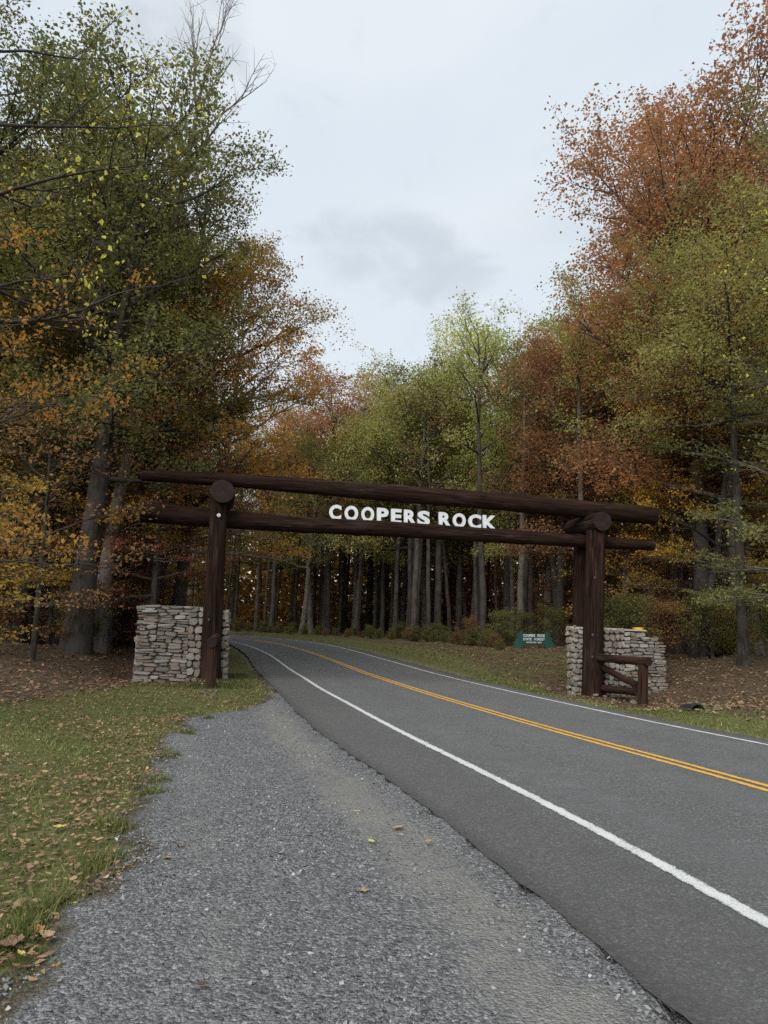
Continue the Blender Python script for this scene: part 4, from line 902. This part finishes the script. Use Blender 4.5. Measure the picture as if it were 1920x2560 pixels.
MIX = {'C': ['yellow_green', 'olive', 'brown', 'gold', 'yellow_green', 'olive', 'pale_green'], 'R': ['brown', 'rust', 'olive', 'gold', 'yellow_green', 'orange'], 'L': ['olive', 'dark_green', 'gold', 'olive', 'yellow_green', 'orange']}
SMX = {'C': ['brown', 'gold', 'red', 'gold', 'rust', 'olive'], 'R': ['orange', 'gold', 'rust', 'gold', 'brown', 'olive'], 'L': ['orange', 'olive', 'gold', 'olive', 'brown', 'gold']}
cnt = {'C': 0, 'R': 0, 'L': 0}; LIM = {'C': 135, 'R': 66, 'L': 80}
for e in list(COL.objects):
    if e.type == 'EMPTY' and e.get('category') == 'tree': KEEP.append((e.location.x, e.location.y))
tries = 0
while tries < 14000 and any(cnt[k] < LIM[k] for k in cnt):
    tries += 1; y = 26 + 56 * r_.uniform() ** 1.25; a = r_.uniform(-.66, .62); x = a * y
    zn = zone(x, y)
    if not zn or cnt[zn] >= LIM[zn]: continue
    thin = r_.uniform() < {'L': .7, 'C': .72, 'R': .55}[zn]
    if not free(x, y, 1.15 if thin else 2.0): continue
    ar = A_P[int(r_.integers(3))] if thin else A_F[int(r_.integers(4))]
    H_ = 15 if thin else 22.5
    tz = topz(x, y, 2.2 if thin else 3.2) - ground_z(np.array([x]), np.array([y]))[0]
    s_ = min(r_.uniform(.85, 1.2), tz / H_)
    if s_ < .45: continue
    if zn == 'C' and y < 56 and not thin: s_ = min(s_, .62)
    KEEP.append((x, y)); cnt[zn] += 1
    plant('forest_tree', ar, x, y, MIX[zn][int(r_.integers(len(MIX[zn])))], GRP[zn][0], 'tree', GRP[zn][1], s_, r_.uniform(0, 6.28), (r_.normal(0, .025), r_.normal(0, .03)), (BARK, BARKD, BARKD, BARKD)[int(r_.integers(4))])
cnt = {'C': 0, 'R': 0, 'L': 0}; LIM = {'C': 26, 'R': 26, 'L': 32}; tries = 0
while tries < 6000 and any(cnt[k] < LIM[k] for k in cnt):
    tries += 1; y = 26 + 60 * r_.uniform() ** 1.5; a = r_.uniform(-.62, .60); x = a * y; zn = zone(x, y)
    if not zn or cnt[zn] >= LIM[zn] or not free(x, y, 1.0): continue
    k = int(r_.integers(6)); ar = (A_S + [A_MAP2, A_MAP, A_MAP2])[k]
    H_ = (7, 9.5, 5, 11, 15, 11)[k]; tz = topz(x, y, 2.5); s_ = min(r_.uniform(.75, 1.15), tz / H_)
    if s_ < .4: continue
    KEEP.append((x, y)); cnt[zn] += 1
    plant('sapling' if k < 3 else 'understory_tree', ar, x, y, SMX[zn][int(r_.integers(len(SMX[zn])))], SAP[zn][0], 'tree', SAP[zn][1], s_, r_.uniform(0, 6.28))
# bushes along the wood's edge
nb = 0
for s_ in np.arange(30, 66, .8):
    i = np.searchsorted(RS, s_)
    for o_ in (right_edge(s_) + 3.6 + r_.uniform(0, 1.0) + max(0, 44 - s_) * .32, right_edge(s_) + 5.2 + r_.uniform(0, 2.5) + max(0, 44 - s_) * .32):
        q = RP[i] + RN[i] * o_
        if q[1] < 36.5 or (abs(q[0] - sb[0]) < 1.6 and q[1] < 39.2): continue
        nb += 1; plant('bush', A_B[nb % 2], q[0], q[1], ('olive', 'brown', 'olive', 'olive', 'dark_green')[int(r_.integers(5))], 'low straggly bush at the foot of the trees beyond the road bend', 'bush', 'bushes beyond the road bend', r_.uniform(.22, .48), r_.uniform(0, 6.28))
for x, y, lm, s_, lb_ in ((9.6, 28.6, 'dark_green', 1.25, 'dark green bush showing above the wall of the far stone pier'), (6.7, 39.6, 'olive', .75, 'olive bush behind the left wing of the green sign'), (9.6, 39.9, 'olive', .8, 'olive bush behind the right wing of the green sign'), (8.2, 40.4, 'dark_green', .7, 'low dark bush right behind the middle of the green sign'),
        (11.4, 40.6, 'brown', .8, 'brownish bush on the bank right of the green sign'), (5.0, 40.9, 'brown', .6, 'brownish bush on the bank left of the green sign'), (16.4, 29.0, 'olive', 1.3, 'leafy olive bush right of the straight grey trunk'), (14.6, 24.0, 'olive', 1.0, 'yellowish bush on the leaf slope at the right edge'),
        (-10.3, 24.6, 'olive', .8, 'small bush at the foot of the massive leaning oak'), (-13.6, 24.8, 'brown', .9, 'brown bush on the forest floor at the left edge')):
    plant('bush', A_B[0], x, y, lm, lb_, 'bush', None, s_, x)
for k, (x, y) in enumerate([(13.8, 30), (15.4, 31.5), (12.2, 31.2), (18.5, 30.5), (17.4, 27.2), (20, 33), (11.3, 33.2), (15.8, 34), (18.2, 24.8)]):
    plant('bush', A_B[k % 2], x, y, ('olive', 'gold', 'brown')[k % 3], 'low bush under the trees behind the far stone pier', 'bush', 'bushes behind the far pier', r_.uniform(.8, 1.2), k)
for k, (x, y) in enumerate([(-12, 28), (-14.5, 27), (-16.5, 29), (-9.8, 30), (-11.4, 32), (-18.5, 27), (-15, 33), (-20, 31), (-9.6, 35)]):
    plant('bush', A_B[k % 2], x, y, ('brown', 'olive', 'gold')[k % 3], 'low bush on the forest floor left of the road', 'bush', 'bushes in the left wood', r_.uniform(.6, 1.1), k)
for x, y, ar, lm, lb_ in ((-11.6, 19.6, 2, 'gold', 'thin sapling with few leaves at the lawn edge left of the oak'), (-10.2, 21.3, 0, 'brown', 'leaning dark sapling between lawn and massive oak'), (-14.2, 21.8, 1, 'gold', 'thin sapling with hanging yellow leaves at the left edge')):
    plant('sapling', A_S[ar], x, y, lm, lb_, 'sapling', None, .95, x)

# ------------------------------------------------------------------ ground cover
def scatter(n, x0, x1, y0, y1, dens, seed):
    r = np.random.default_rng(seed); x = r.uniform(x0, x1, n); y = r.uniform(y0, y1, n); k = r.uniform(0, 1, n) < dens(x, y); return x[k], y[k]
def road_out(x, y):
    i, o = nearest(x, y); s = RS[i]; return np.maximum(o - right_edge(s), left_edge(s) - o), o
def lay_leaves(name, x, y, size, seed, label, lift=.02):
    r = np.random.default_rng(seed); z = ground_z(x, y) + lift + r.uniform(0, .025, len(x)); n = len(x); az = r.uniform(0, 6.28, n)
    L = size * r.uniform(.5, 1.25, n); Wd = L * r.uniform(.28, .45, n); cu = r.uniform(-.1, .45, n) * L; ti = r.normal(0, .22, n)
    d = np.stack([np.cos(az), np.sin(az), ti], 1); s = np.stack([-np.sin(az), np.cos(az), r.normal(0, .3, n)], 1); C = np.stack([x, y, z], 1); U = np.array([0, 0, 1.])
    pts = [(-.5, 0, .5), (-.12, -.9, .3), (.22, -.55, .25), (.5, .05, .6), (.15, .85, .55), (-.2, .5, .2)]
    V = np.stack([C + d * (L * (a_ + r.normal(0, .09, n)))[:, None] + s * (Wd * (b_ + r.normal(0, .3, n)))[:, None] + U * (cu * c_)[:, None] for a_, b_, c_ in pts], 1).reshape(-1, 3)
    q = np.arange(n * 6).reshape(n, 6); tri = np.concatenate([q[:, [0, 1, 2]], q[:, [0, 2, 3]], q[:, [0, 3, 4]], q[:, [0, 4, 5]]], 1).reshape(-1, 3)
    me = mesh(name, V, tri, LM['litter'], False, {'tint': ('FACE', np.repeat(np.clip(r.beta(1.6, 1.7, n), 0, 1), 4))}); return tag(obj(name, me), label, None, None, 'stuff')
def grav_in(x, y): return poly_sd(GRAV, x, y)
def lawn_d(x, y):
    l = poly_sd(LAWN, x, y); g = grav_in(x, y); return np.where((l > -.3) & (g < .12 + .15 * wob(x, y, 3.)), 1., 0.) * np.clip(1.5 - .05 * y, .25, 1.)
x, y = scatter(90000, -11, 0.5, 2.5, 24, lambda x, y: lawn_d(x, y) * np.clip(.45 + .35 * wob(x, y, 1.1, 3.) + np.exp(-((grav_in(x, y) + .35) / .4) ** 2) * .5 * (y < 14), .08, 1), 31)
o1, _ = road_out(x, y); lay_leaves('leaf_litter', x[o1 > .1], y[o1 > .1], .05, 1, 'tan fallen leaves strewn over the lawn left of the lay-by')
x, y = scatter(42000, -26, -4, 12, 42, lambda x, y: ((poly_sd(LAWN, x, y) < .2) & (grav_in(x, y) < -.5)) * np.clip(1.3 - y / 42, .2, 1), 32)
o1, _ = road_out(x, y); k = o1 > 1.5; lay_leaves('leaf_litter', x[k], y[k], .095, 2, 'brown leaf litter covering the forest floor on the left')
x, y = scatter(42000, 6, 24, 8, 36, lambda x, y: np.clip(1.3 - y / 40, .2, 1), 33)
o1, o2 = road_out(x, y); k = (o1 > .9 + .3 * wob(x, y, 1.3)) & (o2 > 0) & ((y < 27) | (x > 11)); lay_leaves('leaf_litter', x[k], y[k], .09, 3, 'brown leaf litter on the slope right of the far pier')
x, y = scatter(9000, 0, 13, 25, 43, lambda x, y: 1. + 0 * x, 34)
o1, o2 = road_out(x, y); k = (o1 > .6) & (o2 > 0); lay_leaves('leaf_litter', x[k], y[k], .10, 4, 'scattered pale leaves on the grassy bank by the sign')

def blades(name, x, y, h, seed, label, bias=0.):
    r = np.random.default_rng(seed); n = len(x); z = ground_z(x, y) - .005; az = r.uniform(0, 6.28, n); hh = h * r.uniform(.45, 1.4, n); wd = .0035 + .0016 * y * r.uniform(.5, 1, n) * .35
    b = np.stack([np.cos(az), np.sin(az), 0 * az], 1) * wd[:, None]; C = np.stack([x, y, z], 1); l = np.stack([r.normal(0, .55, n) * hh, r.normal(0, .55, n) * hh, hh], 1)
    V = np.stack([C - b, C + b, C + l], 1).reshape(-1, 3)
    me = mesh(name, V, np.arange(n * 3).reshape(n, 3), LM['grass'], False, {'tint': ('FACE', np.clip(r.beta(1.7, 2.2, n) + bias + .18 * wob(x, y, .8, 9.), 0, 1))}); return tag(obj(name, me), label, None, None, 'stuff')
x, y = scatter(190000, -9, 0.3, 2.6, 24, lambda x, y: (lawn_d(x, y) > 0) * np.clip(1.25 - y / 17, .22, 1) * np.clip(.75 + .4 * wob(x, y, 1.4, 1.), .25, 1), 41)
o1, _ = road_out(x, y); blades('lawn_grass', x[o1 > .25], y[o1 > .25], .05, 5, 'short green lawn grass left of the lay-by')
x, y = scatter(60000, -2.6, 13, 8, 30, lambda x, y: 1. + 0 * x, 42)
o1, o2 = road_out(x, y); k = (o2 > 0) & (o1 > .12 + .12 * wob(x, y, 3.)) & (o1 < 1.7 + .5 * wob(x, y, 1.2)); blades('verge_grass', x[k], y[k], .085, 6, 'strip of grass along the far edge of the road')
x, y = scatter(16000, -11, -2, 20, 26, lambda x, y: ((x < -3.3) & (x > -9.5)) * 1., 43)
k = poly_sd(LAWN, x, y) > -.2; o1, _ = road_out(x, y); k &= o1 > .5; blades('pier_grass', x[k], y[k], .09, 7, 'greener grass growing round the foot of the near pier', -.12)
# grass tufts straggling into the gravel
tx, ty = [], []
for px, py in [(255, 2170), (230, 2190), (40, 2360), (20, 2375), (380, 1990), (400, 1965), (290, 2080), (265, 2068), (140, 2270), (110, 2290), (425, 1895), (470, 1840), (520, 1800), (70, 2320)]:
    q = gp(px, py); tx.append(q[0] + r_.normal(0, .06, 160)); ty.append(q[1] + r_.normal(0, .07, 160))
blades('grass_tufts', np.concatenate(tx), np.concatenate(ty), .085, 8, 'grass tufts straggling into the gravel edge', -.05)

# gravel stones
def stones(name, x, y, smin, smax, seed, label):
    r = np.random.default_rng(seed); n = len(x); i, o = nearest(x, y); le = left_edge(RS[i]); sd_ = grav_in(x, y)
    s = smin + (smax - smin) * r.beta(1., 3.8, n); z = ground_z(x, y) + np.clip(sd_ * .12, -.035, .028) + .008 * wob(x, y, 3.1, .3) + s * .12
    z = np.where(o > le - .6, np.minimum(z, road_z(i, np.minimum(o, le)) + .002), z)
    base_ = np.array([(1, 0, 0), (0, 1, 0), (-1, 0, 0), (0, -1, 0), (0, 0, .75), (0, 0, -.6)], float) * .5
    V = base_[None] * np.stack([s, s * r.uniform(.5, .95, n), s * r.uniform(.35, .8, n)], 1)[:, None]; V = V + r.normal(0, .13, V.shape) * s[:, None, None]
    az = r.uniform(0, 6.28, n); ca, sa = np.cos(az)[:, None], np.sin(az)[:, None]
    tl = r.normal(0, .35, n)[:, None]; V2 = V.copy(); V2[..., 2] = V[..., 2] + V[..., 0] * tl; X2 = V2[..., 0] * ca - V2[..., 1] * sa; Y2 = V2[..., 0] * sa + V2[..., 1] * ca
    W = np.stack([X2 + x[:, None], Y2 + y[:, None], V2[..., 2] + z[:, None]], -1).reshape(-1, 3)
    f_ = np.array([(0, 1, 4), (1, 2, 4), (2, 3, 4), (3, 0, 4), (1, 0, 5), (2, 1, 5), (3, 2, 5), (0, 3, 5)])
    Fc = (np.arange(n) * 6)[:, None, None] + f_[None]
    me = mesh(name, W, Fc.reshape(-1, 3), PEBBLE, False, {'tint': ('FACE', np.repeat(np.clip(r.beta(2, 2, n), 0, 1), 8))}); return tag(obj(name, me), label, None, None, 'stuff')
gin = lambda x, y: (grav_in(x, y) > .06 * wob(x, y, 5.)) * 1.
x, y = scatter(95000, -3.6, 3.2, 2.8, 9.5, lambda x, y: gin(x, y) * np.clip(1.35 - y / 11, .3, 1) * np.clip(.5 + .45 * wob(x, y, 1.3, 6.) + .35 * wob(x, y, 3.3, 2.), .06, 1), 51)
i, o = nearest(x, y); q = left_edge(RS[i]) - o; du_ = np.exp(-((q - .55 + .1 * wob(x, y, 2.)) / .4) ** 2) * .85 + np.exp(-((q - 2.1 + .15 * wob(x, y, 1.7)) / .26) ** 2) * .7
k = (q > -.14) & (r_.uniform(0, 1, len(x)) < np.where(q < .05, .45 * np.exp(-np.abs(q) / .05), 1 - du_)) ; x, y = x[k], y[k]
stones('gravel_stones', x, y, .008, .050, 61, 'loose grey crushed stones on the near lay-by')
x, y = scatter(26000, -4.5, 2.6, 9.5, 22, lambda x, y: gin(x, y) * np.clip(1.5 - y / 18, .3, 1) * np.clip(.6 + .5 * wob(x, y, 1.3, 6.), .2, 1), 52)
i, o = nearest(x, y); k = left_edge(RS[i]) - o > .05; stones('gravel_stones', x[k], y[k], .016, .05, 62, 'loose grey crushed stones on the far end of the lay-by')

# single fallen leaves lying on the lay-by
def leaf_obj(seed, lobed):
    r = np.random.default_rng(seed); n = 22; t_ = np.linspace(0, 2 * np.pi, n, endpoint=False)
    rad = (.34 + .16 * np.abs(np.cos(t_ * 2.5 + .2)) ** .7 * (1 if lobed else 0)) * (1 + .08 * r.normal(0, 1, n)) * (1 if lobed else .95)
    x_, y_ = rad * np.cos(t_) * (1.15 if lobed else 1.3), rad * np.sin(t_) * (.95 if lobed else .62)
    z_ = .12 + .35 * (y_ ** 2 + .5 * x_ ** 2) * r.uniform(.5, 1.6) + r.normal(0, .03, n)
    V = np.vstack([np.stack([x_, y_, z_], 1), [[0, 0, .03]], [[-.55, .01, .02], [-.85, .03, .06], [-.85, .0, .05], [-.55, -.02, .02]]])
    a = np.arange(n); Fx = np.stack([a, (a + 1) % n, np.full(n, n)], 1)
    return V, [Fx, np.array([[n + 1, n + 2, n + 3, n + 4]])], n
LCOL = {}
def leaf_single(px, py, wpx, col, lobed, label, seed):
    if col not in LCOL:
        m, t, p = new_mat('leaf_' + label.split()[0]); n_ = noise(t, objco(t), 9, 5)
        t.links.new(mixc(t, mapr(t, n_, .35, .65), tuple(c * .6 for c in col), col), p.inputs['Base Color']); p.inputs['Roughness'].default_value = .6; LCOL[col] = m
    V, Fs, n = leaf_obj(seed, lobed); me = mesh('fallen_leaf', V, Fs, LCOL[col], False); q = gp(px, py); s = wpx * q[1] / F / 1.1
    o = obj('fallen_leaf', me, None, (q[0], q[1], q[2] + .05)); s *= 1.2; o.scale = (s, s, s); o.rotation_euler = (r_.normal(0, .12), r_.normal(0, .12), seed * 1.3); tag(o, label, 'leaf')
TAN, BRN, YEL, ORG, YGR, DRK, PAL = (.36, .25, .15), (.22, .13, .08), (.55, .42, .12), (.42, .22, .08), (.50, .50, .12), (.12, .06, .04), (.5, .44, .33)
for k, (px, py, w_, c_, lo, lb_) in enumerate([
    (451, 2134, 22, BRN, 1, 'brown curled leaf lying on the gravel midway to the lawn'), (414, 2166, 20, ORG, 1, 'orange brown leaf on the gravel just below the curled brown one'), (340, 2166, 20, YEL, 0, 'yellow tan leaf on the gravel level with the lawn tuft'),
    (929, 2122, 26, YGR, 0, 'bright yellow green leaf in the middle of the gravel'), (891, 2043, 18, YEL, 0, 'small yellow leaf on the gravel above the yellow green leaf'), (906, 2250, 26, TAN, 1, 'tan oak leaf lying in the dusty wheel track'),
    (949, 2532, 40, TAN, 1, 'big tan lobed leaf at the bottom edge of the gravel'), (136, 2443, 26, ORG, 0, 'orange brown leaf on the gravel near the lower left corner'), (50, 2413, 34, YEL, 0, 'long yellow leaf on the lawn edge at the lower left'),
    (503, 2493, 26, DRK, 1, 'dark red brown crumpled leaf on the near gravel'), (599, 2504, 14, PAL, 0, 'tiny whitish leaf right of the dark crumpled leaf'), (180, 2283, 24, YEL, 0, 'pale yellow leaf at the ragged edge of lawn and gravel'),
    (263, 2215, 20, PAL, 0, 'pale leaf beside the grass tuft at the gravel edge'), (270, 2081, 22, PAL, 0, 'pale yellow leaf by the upper grass tuft'), (996, 2087, 24, TAN, 1, 'dry tan leaf near the crumbling asphalt edge'), (1071, 2121, 18, TAN, 1, 'small tan star shaped leaf close to the asphalt edge'),
    (335, 1975, 20, BRN, 1, 'reddish brown leaf where the lawn meets gravel'), (680, 1796, 6, PAL, 0, 'white speck of leaf on the gravel near the pier lawn'), (85, 2355, 40, ORG, 1, 'red orange leaf in the clump of leaves at the left edge'), (25, 2385, 44, BRN, 1, 'large pinkish brown leaf at the left edge of the photo'),
    (115, 2365, 30, TAN, 1, 'tan leaf touching the red orange leaf at the left edge'), (147, 2085, 24, YEL, 1, 'golden leaf standing up among the lawn leaves')]):
    leaf_single(px, py, w_, c_, lo, lb_, k + 1)

# far wood seen between the trunks
def far_wood(n, seed):
    r = np.random.default_rng(seed); a = r.uniform(-.8, .8, n); y = r.uniform(72, 118, n); x = a * y; z = ground_z(x, y) + 14 * r.beta(.9, 1.6, n)
    cl = wob(x, z * 2, .35, 2.); k = r.uniform(-3.2, 1.2, n) < cl
    i, o = nearest(x, y); k &= (o > 12) | (o < -8)
    C = np.stack([x, y, z], 1)[k]; t_ = np.clip(.5 + .25 * wob(C[:, 0], C[:, 1], .25, 5.) + r.normal(0, .2, len(C)), 0, 1)
    v, tri, ti = leaves(C, .75, r, t_, .2, .4); me = mesh('far_wood', v, tri, LM['gold'], False, {'tint': ('FACE', ti)})
    return tag(obj('far_wood', me), 'far autumn wood closing the view between the trunks', None, None, 'stuff')
far_wood(130000, 91)
